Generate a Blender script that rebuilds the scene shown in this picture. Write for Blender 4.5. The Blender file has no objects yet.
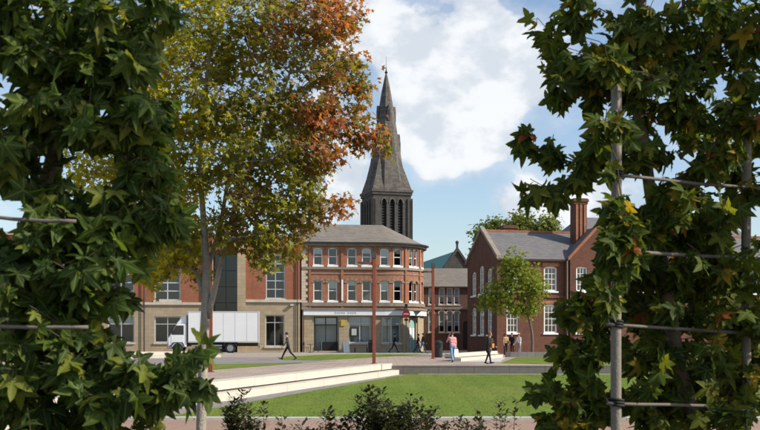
import bpy, bmesh, math, random
import numpy as np
from mathutils import Vector, Matrix

random.seed(7)
RNG = np.random.default_rng(11)
SC = bpy.context.scene
COL = SC.collection
R = math.radians

# ------------------------------------------------------------------ camera
CAMZ = 1.5            # eye height above the plaza
F = 1000.0            # focal length in photo pixels (photo 760 wide)
HOR = 336.0           # horizon row in the photo
cam = bpy.data.cameras.new('camera')
cam.sensor_width = 36.0
cam.lens = F / 760.0 * 36.0
cam.shift_y = (HOR - 215.0) / 760.0
cam.clip_start = 0.1
cam.clip_end = 6000.0
cam.dof.use_dof = True
cam.dof.focus_distance = 55.0
cam.dof.aperture_fstop = 7.1
camo = bpy.data.objects.new('camera', cam)
camo.location = (0, 0, CAMZ)
camo.rotation_euler = (R(90), 0, 0)
COL.objects.link(camo)
SC.camera = camo


def P(px, py, d):
    """A point at distance d along the view, seen at photo pixel (px, py)."""
    return Vector(((px - 380.0) / F * d, d, CAMZ + (HOR - py) / F * d))


# ------------------------------------------------------------------ sky, sun, exposure
SUN_EL = R(37)
SUN_AZ = R(105)       # clockwise from +Y (the view direction): from the right, a touch behind the camera
world = bpy.data.worlds.new('World')
SC.world = world
world.use_nodes = True
wn, wl = world.node_tree.nodes, world.node_tree.links
wn.clear()
w_out = wn.new('ShaderNodeOutputWorld')
w_bg = wn.new('ShaderNodeBackground')
w_bg.inputs['Strength'].default_value = 1.0
sky = wn.new('ShaderNodeTexSky')
sky.sky_type = 'NISHITA'
sky.sun_disc = False
sky.sun_elevation = SUN_EL
sky.sun_rotation = SUN_AZ
sky.altitude = 60
sky.air_density = 1.0
sky.dust_density = 1.2
sky.ozone_density = 1.4
SKY_STRENGTH = 0.14
s_mul = wn.new('ShaderNodeVectorMath'); s_mul.operation = 'SCALE'
s_mul.inputs['Scale'].default_value = SKY_STRENGTH
wl.new(sky.outputs['Color'], s_mul.inputs[0])
tc = wn.new('ShaderNodeTexCoord')


def wmath(op, a, b=None, clamp=False):
    n = wn.new('ShaderNodeMath'); n.operation = op; n.use_clamp = clamp
    for i, v in enumerate((a, b)):
        if v is None:
            continue
        if isinstance(v, (int, float)):
            n.inputs[i].default_value = v
        else:
            wl.new(v, n.inputs[i])
    return n.outputs[0]


def wnoise(scale, detail, rough, offs=(0, 0, 0), stretch=(1, 1, 1.35)):
    m = wn.new('ShaderNodeMapping')
    m.inputs['Location'].default_value = offs
    m.inputs['Scale'].default_value = stretch
    wl.new(tc.outputs['Generated'], m.inputs['Vector'])
    n = wn.new('ShaderNodeTexNoise')
    n.inputs['Scale'].default_value = scale
    n.inputs['Detail'].default_value = detail
    n.inputs['Roughness'].default_value = rough
    wl.new(m.outputs['Vector'], n.inputs['Vector'])
    return n.outputs['Fac']


def wmap(v, a, b, c=0.0, d=1.0, smooth=True):
    n = wn.new('ShaderNodeMapRange')
    n.interpolation_type = 'SMOOTHSTEP' if smooth else 'LINEAR'
    for k, x in zip(('From Min', 'From Max', 'To Min', 'To Max'), (a, b, c, d)):
        n.inputs[k].default_value = x
    wl.new(v, n.inputs['Value'])
    return n.outputs['Result']


def wblob(px, py, rad, weight):
    """A cloud bank centred on one direction of the sky."""
    d = Vector(((px - 380.0) / F, 1.0, (HOR - py) / F)).normalized()
    n = wn.new('ShaderNodeVectorMath'); n.operation = 'DISTANCE'
    wl.new(tc.outputs['Generated'], n.inputs[0])
    n.inputs[1].default_value = d
    return wmap(n.outputs['Value'], rad, 0.0, 0.0, weight)


n_big = wnoise(9.0, 12.0, 0.58, (3.1, 0.4, 1.7))
acc = wmath('SUBTRACT', n_big, 0.035)
for b in ((440, 95, 0.085, 0.30), (470, 150, 0.07, 0.27), (425, 165, 0.05, 0.14), (345, 190, 0.075, 0.36), (430, 20, 0.14, 0.20),
          (520, 60, 0.09, 0.20), (345, 20, 0.07, 0.16), (520, 205, 0.05, 0.34), (600, 205, 0.06, 0.32), (424, 243, 0.02, 0.22), (500, 130, 0.05, 0.15),
          (548, 85, 0.07, 0.20), (330, 120, 0.06, 0.12), (470, 208, 0.07, -0.26), (430, 215, 0.04, -0.14), (560, 165, 0.04, -0.12), (505, 172, 0.03, -0.14), (358, 75, 0.032, -0.14)):
    acc = wmath('ADD', acc, wblob(*b))
dens = wmath('MAXIMUM', wmap(acc, 0.545, 0.665), wmath('MULTIPLY', wmap(acc, 0.42, 0.62), 0.42))
shade = wmath('ADD', wmath('MULTIPLY', wmap(acc, 0.54, 0.74), 0.35), wmath('MULTIPLY', wmap(wnoise(21.0, 10.0, 0.55, (0.25, 4.0, 2.26)), 0.40, 0.60), 0.65))
c_mix = wn.new('ShaderNodeMix'); c_mix.data_type = 'RGBA'
wl.new(shade, c_mix.inputs['Factor'])
c_mix.inputs[6].default_value = (0.47, 0.53, 0.61, 1)
c_mix.inputs[7].default_value = (0.80, 0.815, 0.83, 1)
f_mix = wn.new('ShaderNodeMix'); f_mix.data_type = 'RGBA'
wl.new(wmath('MULTIPLY', dens, 0.94), f_mix.inputs['Factor'])
wl.new(s_mul.outputs[0], f_mix.inputs[6])
wl.new(c_mix.outputs[2], f_mix.inputs[7])
wl.new(f_mix.outputs[2], w_bg.inputs['Color'])
wl.new(w_bg.outputs[0], w_out.inputs['Surface'])

sun = bpy.data.lights.new('sun', 'SUN')
sun.energy = 5.0
sun.angle = R(0.53)
sun.color = (1.0, 0.93, 0.82)
suno = bpy.data.objects.new('sun', sun)
to_sun = Vector((math.sin(SUN_AZ) * math.cos(SUN_EL), math.cos(SUN_AZ) * math.cos(SUN_EL), math.sin(SUN_EL)))
suno.rotation_euler = to_sun.to_track_quat('Z', 'Y').to_euler()
suno.location = (40, -10, 60)
COL.objects.link(suno)

SC.view_settings.view_transform = 'Standard'
SC.view_settings.look = 'None'
SC.view_settings.exposure = 0.3
SC.view_settings.gamma = 1.0
SC.view_settings.use_curve_mapping = False
SC.cycles.use_denoising = True
SC.cycles.max_bounces = 8
SC.cycles.transparent_max_bounces = 16


# ------------------------------------------------------------------ materials
def new_mat(name):
    m = bpy.data.materials.new(name)
    m.use_nodes = True
    nt = m.node_tree
    b = nt.nodes['Principled BSDF']
    return m, nt, b


def nd(nt, typ, **kw):
    n = nt.nodes.new(typ)
    for k, v in kw.items():
        if k in n.inputs:
            n.inputs[k].default_value = v
        else:
            setattr(n, k, v)
    return n


def mixc(nt, fac, a, b, mode='MIX'):
    n = nt.nodes.new('ShaderNodeMix'); n.data_type = 'RGBA'; n.blend_type = mode
    for sock, v in ((n.inputs['Factor'], fac), (n.inputs[6], a), (n.inputs[7], b)):
        if isinstance(v, (int, float)):
            sock.default_value = v
        elif isinstance(v, tuple):
            sock.default_value = (*v, 1) if len(v) == 3 else v
        else:
            nt.links.new(v, sock)
    return n.outputs[2]


def ramp(nt, v, a, b, c=0.0, d=1.0):
    n = nt.nodes.new('ShaderNodeMapRange')
    for k, x in zip(('From Min', 'From Max', 'To Min', 'To Max'), (a, b, c, d)):
        n.inputs[k].default_value = x
    nt.links.new(v, n.inputs['Value'])
    return n.outputs['Result']


def scl(c, k):
    return tuple(x * k for x in c)


def plain(name, col, rough=0.7, var=0.25, scale=3.0, bump=0.0, bscale=40.0, metal=0.0, spec=0.4, stain=0.0):
    """Colour with two scales of unevenness, optional relief and stains."""
    m, nt, b = new_mat(name)
    t = nd(nt, 'ShaderNodeTexCoord')
    n1 = nd(nt, 'ShaderNodeTexNoise', Scale=scale, Detail=6.0, Roughness=0.65)
    n2 = nd(nt, 'ShaderNodeTexNoise', Scale=scale * 9, Detail=3.0, Roughness=0.6)
    for n in (n1, n2):
        nt.links.new(t.outputs['Object'], n.inputs['Vector'])
    f = nd(nt, 'ShaderNodeMath', operation='ADD')
    nt.links.new(ramp(nt, n1.outputs['Fac'], 0.3, 0.7, 0, 0.6), f.inputs[0])
    nt.links.new(ramp(nt, n2.outputs['Fac'], 0.3, 0.7, 0, 0.4), f.inputs[1])
    c = mixc(nt, f.outputs[0], scl(col, 1 - var), scl(col, 1 + var * 0.8))
    if stain:
        n3 = nd(nt, 'ShaderNodeTexNoise', Scale=0.7, Detail=5.0, Roughness=0.7)
        mp = nd(nt, 'ShaderNodeMapping'); mp.inputs['Scale'].default_value = (2.2, 2.2, 0.5)
        nt.links.new(t.outputs['Object'], mp.inputs['Vector']); nt.links.new(mp.outputs['Vector'], n3.inputs['Vector'])
        c = mixc(nt, ramp(nt, n3.outputs['Fac'], 0.48, 0.72, 0, stain), c, scl(col, 0.35))
    nt.links.new(c, b.inputs['Base Color'])
    b.inputs['Roughness'].default_value = rough
    b.inputs['Metallic'].default_value = metal
    b.inputs['Specular IOR Level'].default_value = spec
    if bump:
        n4 = nd(nt, 'ShaderNodeTexNoise', Scale=bscale, Detail=4.0)
        nt.links.new(t.outputs['Object'], n4.inputs['Vector'])
        bp = nd(nt, 'ShaderNodeBump', Strength=bump, Distance=0.02)
        nt.links.new(n4.outputs['Fac'], bp.inputs['Height'])
        nt.links.new(bp.outputs['Normal'], b.inputs['Normal'])
    return m


def masonry(name, c1, c2, mortar, bw=0.225, bh=0.075, msize=0.012, stain=0.35, rough=0.88, soot=(0.05, 0.035, 0.03), var=0.5):
    """Coursed brick or ashlar on a vertical wall, in the wall's own metres."""
    m, nt, b = new_mat(name)
    t = nd(nt, 'ShaderNodeTexCoord')
    sp = nd(nt, 'ShaderNodeSeparateXYZ'); nt.links.new(t.outputs['Object'], sp.inputs[0])
    ad = nd(nt, 'ShaderNodeMath', operation='ADD')
    nt.links.new(sp.outputs['X'], ad.inputs[0]); nt.links.new(sp.outputs['Y'], ad.inputs[1])
    cb = nd(nt, 'ShaderNodeCombineXYZ')
    nt.links.new(ad.outputs[0], cb.inputs['X']); nt.links.new(sp.outputs['Z'], cb.inputs['Y'])
    br = nd(nt, 'ShaderNodeTexBrick')
    br.inputs['Color1'].default_value = (*c1, 1); br.inputs['Color2'].default_value = (*c2, 1)
    br.inputs['Mortar'].default_value = (*mortar, 1)
    br.inputs['Scale'].default_value = 1.0
    br.inputs['Mortar Size'].default_value = msize
    br.inputs['Brick Width'].default_value = bw
    br.inputs['Row Height'].default_value = bh
    nt.links.new(cb.outputs[0], br.inputs['Vector'])
    n1 = nd(nt, 'ShaderNodeTexNoise', Scale=1.3, Detail=7.0, Roughness=0.7)
    nt.links.new(t.outputs['Object'], n1.inputs['Vector'])
    c = mixc(nt, ramp(nt, n1.outputs['Fac'], 0.3, 0.75, 0, var), br.outputs['Color'], scl(c2, 0.7))
    mp = nd(nt, 'ShaderNodeMapping'); mp.inputs['Scale'].default_value = (1.6, 1.6, 0.35)
    n3 = nd(nt, 'ShaderNodeTexNoise', Scale=0.8, Detail=6.0, Roughness=0.7)
    nt.links.new(t.outputs['Object'], mp.inputs['Vector']); nt.links.new(mp.outputs['Vector'], n3.inputs['Vector'])
    c = mixc(nt, ramp(nt, n3.outputs['Fac'], 0.5, 0.78, 0, stain), c, soot)
    nt.links.new(c, b.inputs['Base Color'])
    b.inputs['Roughness'].default_value = rough
    b.inputs['Specular IOR Level'].default_value = 0.25
    bp = nd(nt, 'ShaderNodeBump', Strength=0.5, Distance=0.012)
    nt.links.new(br.outputs['Fac'], bp.inputs['Height']); bp.invert = True
    nt.links.new(bp.outputs['Normal'], b.inputs['Normal'])
    return m


def slates(name, c1, c2, w=0.3, h=0.22, lichen=(0.3, 0.27, 0.2), amount=0.35):
    m, nt, b = new_mat(name)
    t = nd(nt, 'ShaderNodeTexCoord')
    sp = nd(nt, 'ShaderNodeSeparateXYZ'); nt.links.new(t.outputs['Object'], sp.inputs[0])
    cb = nd(nt, 'ShaderNodeCombineXYZ')
    ad = nd(nt, 'ShaderNodeMath', operation='ADD')
    nt.links.new(sp.outputs['X'], ad.inputs[0]); nt.links.new(sp.outputs['Y'], ad.inputs[1])
    nt.links.new(ad.outputs[0], cb.inputs['X']); nt.links.new(sp.outputs['Z'], cb.inputs['Y'])
    br = nd(nt, 'ShaderNodeTexBrick')
    br.inputs['Color1'].default_value = (*c1, 1); br.inputs['Color2'].default_value = (*c2, 1)
    br.inputs['Mortar'].default_value = (*scl(c2, 0.4), 1)
    br.inputs['Scale'].default_value = 1.0; br.inputs['Mortar Size'].default_value = 0.012
    br.inputs['Brick Width'].default_value = w; br.inputs['Row Height'].default_value = h * 0.55
    nt.links.new(cb.outputs[0], br.inputs['Vector'])
    n1 = nd(nt, 'ShaderNodeTexNoise', Scale=0.9, Detail=8.0, Roughness=0.72)
    nt.links.new(t.outputs['Object'], n1.inputs['Vector'])
    c = mixc(nt, ramp(nt, n1.outputs['Fac'], 0.45, 0.72, 0, amount), br.outputs['Color'], lichen)
    nt.links.new(c, b.inputs['Base Color'])
    b.inputs['Roughness'].default_value = 0.68
    bp = nd(nt, 'ShaderNodeBump', Strength=0.6, Distance=0.015); bp.invert = True
    nt.links.new(br.outputs['Fac'], bp.inputs['Height']); nt.links.new(bp.outputs['Normal'], b.inputs['Normal'])
    return m


def glass_mat(name, tint=(0.80, 0.87, 0.88), base=0.05):
    m, nt, b = new_mat(name)
    nt.nodes.remove(b)
    out = nt.nodes['Material Output']
    tr = nd(nt, 'ShaderNodeBsdfTransparent'); tr.inputs['Color'].default_value = (*tint, 1)
    gl = nd(nt, 'ShaderNodeBsdfGlossy'); gl.inputs['Roughness'].default_value = 0.03
    gl.inputs['Color'].default_value = (0.9, 0.95, 1.0, 1)
    t = nd(nt, 'ShaderNodeTexCoord')
    n = nd(nt, 'ShaderNodeTexNoise', Scale=0.9, Detail=2.0); nt.links.new(t.outputs['Object'], n.inputs['Vector'])
    bp = nd(nt, 'ShaderNodeBump', Strength=0.12, Distance=0.02); nt.links.new(n.outputs['Fac'], bp.inputs['Height'])
    nt.links.new(bp.outputs['Normal'], gl.inputs['Normal'])
    fr = nd(nt, 'ShaderNodeFresnel', IOR=1.5)
    f = nd(nt, 'ShaderNodeMath', operation='ADD'); f.inputs[1].default_value = base; f.use_clamp = True
    nt.links.new(fr.outputs[0], f.inputs[0])
    mx = nd(nt, 'ShaderNodeMixShader')
    nt.links.new(f.outputs[0], mx.inputs[0]); nt.links.new(tr.outputs[0], mx.inputs[1]); nt.links.new(gl.outputs[0], mx.inputs[2])
    nt.links.new(mx.outputs[0], out.inputs['Surface'])
    return m


def leaf_mat(name, cols, trans=0.35, rough=0.42, spec=0.45, split=None, veins=False):
    """Leaf: palette picked per leaf (random per island / object), light passing through.
    split=(xa, xb, za, zb): autumn colour moves from the first to the last of the palette across the crown."""
    m, nt, b = new_mat(name)
    out = nt.nodes['Material Output']
    geo = nd(nt, 'ShaderNodeNewGeometry')
    oi = nd(nt, 'ShaderNodeObjectInfo')
    a = nd(nt, 'ShaderNodeMath', operation='ADD')
    nt.links.new(geo.outputs['Random Per Island'], a.inputs[0]); nt.links.new(oi.outputs['Random'], a.inputs[1])
    fr = nd(nt, 'ShaderNodeMath', operation='FRACT'); nt.links.new(a.outputs[0], fr.inputs[0])
    val = fr.outputs[0]
    if split:
        sp = nd(nt, 'ShaderNodeSeparateXYZ'); nt.links.new(geo.outputs['Position'], sp.inputs[0])
        n1 = nd(nt, 'ShaderNodeTexNoise', Scale=1.4, Detail=3.0); nt.links.new(geo.outputs['Position'], n1.inputs['Vector'])
        g = ramp(nt, sp.outputs['X'], split[0], split[1], 0.0, 1.0)
        s1 = nd(nt, 'ShaderNodeMath', operation='MULTIPLY_ADD'); s1.inputs[1].default_value = 0.62
        nt.links.new(g, s1.inputs[0])
        s0 = nd(nt, 'ShaderNodeMath', operation='MULTIPLY_ADD'); s0.inputs[1].default_value = 0.34; s0.inputs[2].default_value = -0.17
        nt.links.new(val, s0.inputs[0])
        nt.links.new(s0.outputs[0], s1.inputs[2])
        s2 = nd(nt, 'ShaderNodeMath', operation='ADD'); s2.use_clamp = True
        nt.links.new(s1.outputs[0], s2.inputs[0]); nt.links.new(ramp(nt, n1.outputs['Fac'], 0.3, 0.7, -0.22, 0.36), s2.inputs[1])
        val = s2.outputs[0]
    cr = nd(nt, 'ShaderNodeValToRGB')
    cr.color_ramp.interpolation = 'LINEAR' if split else 'CONSTANT'
    el = cr.color_ramp.elements
    while len(el) > 1:
        el.remove(el[-1])
    for i, (pos, c) in enumerate(cols):
        e = el[0] if i == 0 else el.new(pos)
        e.position = pos; e.color = (*c, 1)
    nt.links.new(val, cr.inputs['Fac'])
    t = nd(nt, 'ShaderNodeTexCoord')
    n2 = nd(nt, 'ShaderNodeTexNoise', Scale=14.0, Detail=3.0); nt.links.new(t.outputs['Object'], n2.inputs['Vector'])
    c = mixc(nt, ramp(nt, n2.outputs['Fac'], 0.35, 0.7, 0.0, 0.45), cr.outputs['Color'], (0.45, 0.55, 0.25), 'MULTIPLY')
    if veins:
        uv = nd(nt, 'ShaderNodeUVMap'); uv.uv_map = 'leaf'
        sx = nd(nt, 'ShaderNodeSeparateXYZ'); nt.links.new(uv.outputs['UV'], sx.inputs[0])
        def mm(op, p, q=None):
            k = nd(nt, 'ShaderNodeMath', operation=op)
            for i_, w_ in enumerate((p, q)):
                if w_ is None: continue
                if isinstance(w_, (int, float)): k.inputs[i_].default_value = w_
                else: nt.links.new(w_, k.inputs[i_])
            return k.outputs[0]
        ax_ = mm('ABSOLUTE', sx.outputs['X'])
        th_ = mm('ARCTAN2', ax_, sx.outputs['Y'])
        rr_ = mm('SQRT', mm('ADD', mm('MULTIPLY', ax_, ax_), mm('MULTIPLY', sx.outputs['Y'], sx.outputs['Y'])))
        dv = mm('MINIMUM', mm('ABSOLUTE', th_), mm('MINIMUM', mm('ABSOLUTE', mm('SUBTRACT', th_, 1.082)), mm('ABSOLUTE', mm('SUBTRACT', th_, 2.06))))
        vf = ramp(nt, mm('MULTIPLY', dv, rr_), 0.012, 0.035, 0.55, 0.0)
        c = mixc(nt, vf, c, (0.22, 0.24, 0.08))
        n5 = nd(nt, 'ShaderNodeTexNoise', Scale=5.0, Detail=4.0, Roughness=0.7)
        ad5 = nd(nt, 'ShaderNodeVectorMath', operation='ADD'); cb5 = nd(nt, 'ShaderNodeCombineXYZ')
        nt.links.new(fr.outputs[0], cb5.inputs['Z']); sc5 = nd(nt, 'ShaderNodeVectorMath', operation='SCALE'); sc5.inputs['Scale'].default_value = 40.0
        nt.links.new(cb5.outputs[0], sc5.inputs[0]); nt.links.new(uv.outputs['UV'], ad5.inputs[0]); nt.links.new(sc5.outputs[0], ad5.inputs[1])
        nt.links.new(ad5.outputs[0], n5.inputs['Vector'])
        c = mixc(nt, ramp(nt, n5.outputs['Fac'], 0.64, 0.70, 0.0, 0.7), c, (0.10, 0.055, 0.015))
    nt.links.new(c, b.inputs['Base Color'])
    b.inputs['Roughness'].default_value = rough
    b.inputs['Specular IOR Level'].default_value = spec
    tl = nd(nt, 'ShaderNodeBsdfTranslucent')
    c2 = mixc(nt, 1.0, c, (1.5, 1.45, 0.55), 'MULTIPLY')
    nt.links.new(c2, tl.inputs['Color'])
    mx = nd(nt, 'ShaderNodeMixShader'); mx.inputs[0].default_value = trans
    nt.links.new(b.outputs[0], mx.inputs[1]); nt.links.new(tl.outputs[0], mx.inputs[2])
    nt.links.new(mx.outputs[0], out.inputs['Surface'])
    return m


def grass_mat(name, c1, c2, blades=False):
    m, nt, b = new_mat(name)
    geo = nd(nt, 'ShaderNodeNewGeometry')
    n1 = nd(nt, 'ShaderNodeTexNoise', Scale=0.35, Detail=5.0, Roughness=0.6); nt.links.new(geo.outputs['Position'], n1.inputs['Vector'])
    n2 = nd(nt, 'ShaderNodeTexNoise', Scale=9.0, Detail=6.0, Roughness=0.75); nt.links.new(geo.outputs['Position'], n2.inputs['Vector'])
    f = nd(nt, 'ShaderNodeMath', operation='ADD'); f.use_clamp = True
    nt.links.new(ramp(nt, n1.outputs['Fac'], 0.35, 0.65, 0, 0.5), f.inputs[0])
    nt.links.new(geo.outputs['Random Per Island'] if blades else ramp(nt, n2.outputs['Fac'], 0.3, 0.7, 0, 0.5), f.inputs[1])
    if blades:
        f.operation = 'MULTIPLY_ADD'; f.inputs[1].default_value = 1.0
        nt.links.new(ramp(nt, geo.outputs['Random Per Island'], 0, 1, 0.0, 0.5), f.inputs[2])
    c = mixc(nt, f.outputs[0], c1, c2)
    n6 = nd(nt, 'ShaderNodeTexNoise', Scale=0.16, Detail=7.0, Roughness=0.68); nt.links.new(geo.outputs['Position'], n6.inputs['Vector'])
    c = mixc(nt, ramp(nt, n6.outputs['Fac'], 0.45, 0.68, 0.0, 0.55), c, (0.19, 0.185, 0.04))
    wv = nd(nt, 'ShaderNodeTexWave', Scale=0.28, Distortion=0.6, Detail=1.0); wv.bands_direction = 'X'
    nt.links.new(geo.outputs['Position'], wv.inputs['Vector'])
    c = mixc(nt, ramp(nt, wv.outputs['Fac'], 0.35, 0.65, 0.0, 0.16), c, scl(c1, 0.6))
    nt.links.new(c, b.inputs['Base Color'])
    b.inputs['Roughness'].default_value = 0.85; b.inputs['Specular IOR Level'].default_value = 0.15
    if not blades:
        bp = nd(nt, 'ShaderNodeBump', Strength=0.35, Distance=0.03)
        nt.links.new(n2.outputs['Fac'], bp.inputs['Height']); nt.links.new(bp.outputs['Normal'], b.inputs['Normal'])
    return m


def paving_mat(name, c1, c2, w, h, joint=0.012, stain=0.3, rough=0.8):
    m, nt, b = new_mat(name)
    geo = nd(nt, 'ShaderNodeNewGeometry')
    br = nd(nt, 'ShaderNodeTexBrick')
    br.inputs['Color1'].default_value = (*c1, 1); br.inputs['Color2'].default_value = (*c2, 1)
    br.inputs['Mortar'].default_value = (*scl(c2, 0.5), 1)
    br.inputs['Scale'].default_value = 1.0; br.inputs['Mortar Size'].default_value = joint
    br.inputs['Brick Width'].default_value = w; br.inputs['Row Height'].default_value = h
    nt.links.new(geo.outputs['Position'], br.inputs['Vector'])
    n1 = nd(nt, 'ShaderNodeTexNoise', Scale=0.5, Detail=8.0, Roughness=0.7); nt.links.new(geo.outputs['Position'], n1.inputs['Vector'])
    c = mixc(nt, ramp(nt, n1.outputs['Fac'], 0.42, 0.75, 0, stain), br.outputs['Color'], scl(c2, 0.45))
    n2 = nd(nt, 'ShaderNodeTexNoise', Scale=7.0, Detail=6.0, Roughness=0.7); nt.links.new(geo.outputs['Position'], n2.inputs['Vector'])
    c = mixc(nt, ramp(nt, n2.outputs['Fac'], 0.35, 0.65, 0, 0.35), c, scl(c1, 0.75))
    nt.links.new(c, b.inputs['Base Color'])
    b.inputs['Roughness'].default_value = rough; b.inputs['Specular IOR Level'].default_value = 0.3
    bp = nd(nt, 'ShaderNodeBump', Strength=0.5, Distance=0.01); bp.invert = True
    nt.links.new(br.outputs['Fac'], bp.inputs['Height']); nt.links.new(bp.outputs['Normal'], b.inputs['Normal'])
    return m


M = {}
M['brick_new'] = masonry('orange_brick', (0.37, 0.122, 0.058), (0.27, 0.082, 0.042), (0.30, 0.17, 0.11), stain=0.28, var=0.5)
M['brick_bank'] = masonry('red_brick', (0.44, 0.165, 0.078), (0.30, 0.10, 0.052), (0.30, 0.20, 0.14), stain=0.5)
M['brick_old'] = masonry('dark_red_brick', (0.200, 0.076, 0.042), (0.115, 0.046, 0.029), (0.12, 0.075, 0.058), stain=0.5)
M['brick_brown'] = masonry('dark_brown_brick', (0.17, 0.085, 0.06), (0.115, 0.065, 0.05), (0.14, 0.10, 0.08), stain=0.5)  # dark brown brick, blotched darker at random
M['sandstone'] = masonry('sandstone', (0.44, 0.345, 0.225), (0.37, 0.29, 0.19), (0.28, 0.22, 0.15), 0.75, 0.35, 0.012, stain=0.25, soot=(0.16, 0.12, 0.08))
M['pale_stone'] = plain('pale_stone_trim', (0.52, 0.46, 0.36), 0.85, 0.22, 2.0, 0.2, stain=0.25)
M['cornice'] = plain('weathered_stone', (0.24, 0.20, 0.155), 0.85, 0.3, 2.0, 0.2, stain=0.4)
M['dark_stone'] = masonry('blackened_church_stone', (0.085, 0.078, 0.070), (0.060, 0.056, 0.052), (0.045, 0.042, 0.04), 0.9, 0.4, 0.02, stain=0.6, soot=(0.02, 0.019, 0.018))
M['spire_stone'] = masonry('spire_stone', (0.155, 0.140, 0.118), (0.085, 0.078, 0.069), (0.055, 0.051, 0.047), 0.9, 0.45, 0.02, stain=0.75, soot=(0.025, 0.024, 0.022))
M['louvre'] = plain('dark_louvre_wood', (0.018, 0.018, 0.019), 0.8)
M['slate_bank'] = slates('weathered_slate', (0.205, 0.178, 0.142), (0.155, 0.134, 0.110), amount=0.45, lichen=(0.25, 0.22, 0.165))
M['slate'] = slates('grey_slate', (0.165, 0.155, 0.155), (0.120, 0.115, 0.12), amount=0.25, lichen=(0.22, 0.19, 0.15))
M['copper'] = plain('green_copper', (0.10, 0.25, 0.20), 0.6, 0.25, 1.5, stain=0.2)
M['lead'] = plain('lead_grey', (0.12, 0.12, 0.125), 0.55, 0.2)
M['white_paint'] = plain('white_paint', (0.78, 0.77, 0.74), 0.45, 0.06, 2.0)
M['alu'] = plain('pale_aluminium', (0.52, 0.53, 0.53), 0.4, 0.08, metal=0.3)
M['fascia'] = plain('white_fascia', (0.74, 0.75, 0.75), 0.45, 0.05, 1.0)
M['fascia_letter'] = plain('grey_blue_lettering', (0.36, 0.42, 0.50), 0.5, 0.05)
M['dark_frame'] = plain('dark_green_frame', (0.02, 0.03, 0.028), 0.4, 0.1)
M['black_metal'] = plain('black_metal', (0.018, 0.018, 0.02), 0.45, 0.2)
M['glass'] = glass_mat('window_glass')
M['glass_dark'] = glass_mat('atrium_glass', (0.22, 0.27, 0.29), 0.02)
M['blind'] = plain('cream_blind', (0.68, 0.66, 0.60), 0.9, 0.08)
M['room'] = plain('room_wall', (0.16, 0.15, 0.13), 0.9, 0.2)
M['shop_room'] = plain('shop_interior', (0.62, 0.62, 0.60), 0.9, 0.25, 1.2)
M['door_green'] = plain('pale_green_door', (0.28, 0.46, 0.42), 0.4, 0.15)
M['door_dark'] = plain('dark_door', (0.035, 0.02, 0.015), 0.5, 0.2)
M['corten'] = plain('rust_red_steel', (0.22, 0.050, 0.024), 0.72, 0.35, 4.0, 0.2, stain=0.25)
M['lamp_head'] = plain('lamp_head_metal', (0.06, 0.055, 0.055), 0.45, 0.15)
M['diffuser'] = plain('lamp_diffuser', (0.7, 0.7, 0.68), 0.3, 0.03)
M['seat_stone'] = plain('cream_seat_stone', (0.50, 0.45, 0.375), 0.75, 0.12, 1.5, 0.15, 60.0, stain=0.12)
M['granite'] = plain('shaded_granite', (0.16, 0.142, 0.124), 0.75, 0.25, 3.0, 0.25, 50.0, stain=0.3)  # dark tone includes the shade on the retaining wall's face
M['kerb'] = plain('pale_kerb_stone', (0.48, 0.46, 0.42), 0.8, 0.18, 2.5, 0.2, 60.0, stain=0.2)
M['soil'] = plain('soil', (0.055, 0.036, 0.022), 0.95, 0.4, 5.0, 0.8, 30.0)
M['ground'] = plain('ground_base', (0.20, 0.18, 0.15), 0.9, 0.2, 0.2)
M['plaza'] = paving_mat('sandy_plaza_paving', (0.40, 0.315, 0.245), (0.315, 0.245, 0.19), 0.9, 0.6, 0.02, stain=0.5)
M['strip'] = paving_mat('grey_strip_paving', (0.26, 0.235, 0.215), (0.21, 0.19, 0.175), 0.6, 0.3)
M['red_paving'] = paving_mat('red_brown_paving', (0.36, 0.235, 0.165), (0.30, 0.19, 0.135), 0.2, 0.1, 0.008)
M['road'] = paving_mat('grey_road_setts', (0.27, 0.25, 0.23), (0.225, 0.21, 0.195), 0.2, 0.1, 0.01)
M['pavement'] = paving_mat('pale_pavement', (0.36, 0.32, 0.27), (0.31, 0.275, 0.235), 0.6, 0.4)
M['lawn'] = grass_mat('mown_lawn', (0.092, 0.142, 0.012), (0.135, 0.185, 0.022))
M['lawn_blades'] = grass_mat('lawn_blades', (0.102, 0.158, 0.013), (0.150, 0.205, 0.024), True)
M['bamboo'] = plain('weathered_timber', (0.22, 0.19, 0.15), 0.75, 0.3, 6.0, 0.3, 80.0, stain=0.3)
M['rail'] = plain('greyed_cane', (0.14, 0.12, 0.10), 0.7, 0.3, 6.0, 0.2, 80.0, stain=0.25)
M['tie'] = plain('black_rubber_tie', (0.012, 0.012, 0.012), 0.7, 0.2)
M['bark'] = plain('grey_brown_bark', (0.14, 0.105, 0.075), 0.9, 0.4, 9.0, 0.9, 35.0)
M['bark_pale'] = plain('pale_grey_bark', (0.34, 0.295, 0.235), 0.9, 0.4, 7.0, 0.8, 40.0, stain=0.35)
M['twig'] = plain('dark_twig_bark', (0.07, 0.05, 0.035), 0.9, 0.3, 9.0)
GREEN_A = [(0.0, (0.046, 0.082, 0.016)), (0.25, (0.062, 0.105, 0.018)), (0.5, (0.036, 0.066, 0.015)), (0.68, (0.095, 0.145, 0.022)), (0.88, (0.17, 0.19, 0.025))]
GREEN_B = [(0.0, (0.060, 0.098, 0.014)), (0.3, (0.095, 0.130, 0.017)), (0.55, (0.045, 0.075, 0.013)), (0.75, (0.155, 0.175, 0.020)), (0.90, (0.21, 0.16, 0.018)), (0.955, (0.36, 0.24, 0.02)), (0.99, (0.30, 0.09, 0.02))]
M['leaf_left'] = leaf_mat('deep_green_leaf', GREEN_A, 0.45, 0.58, 0.18, veins=True)
M['leaf_right'] = leaf_mat('green_gold_leaf', GREEN_B, 0.5, 0.6, 0.15, veins=True)
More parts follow.
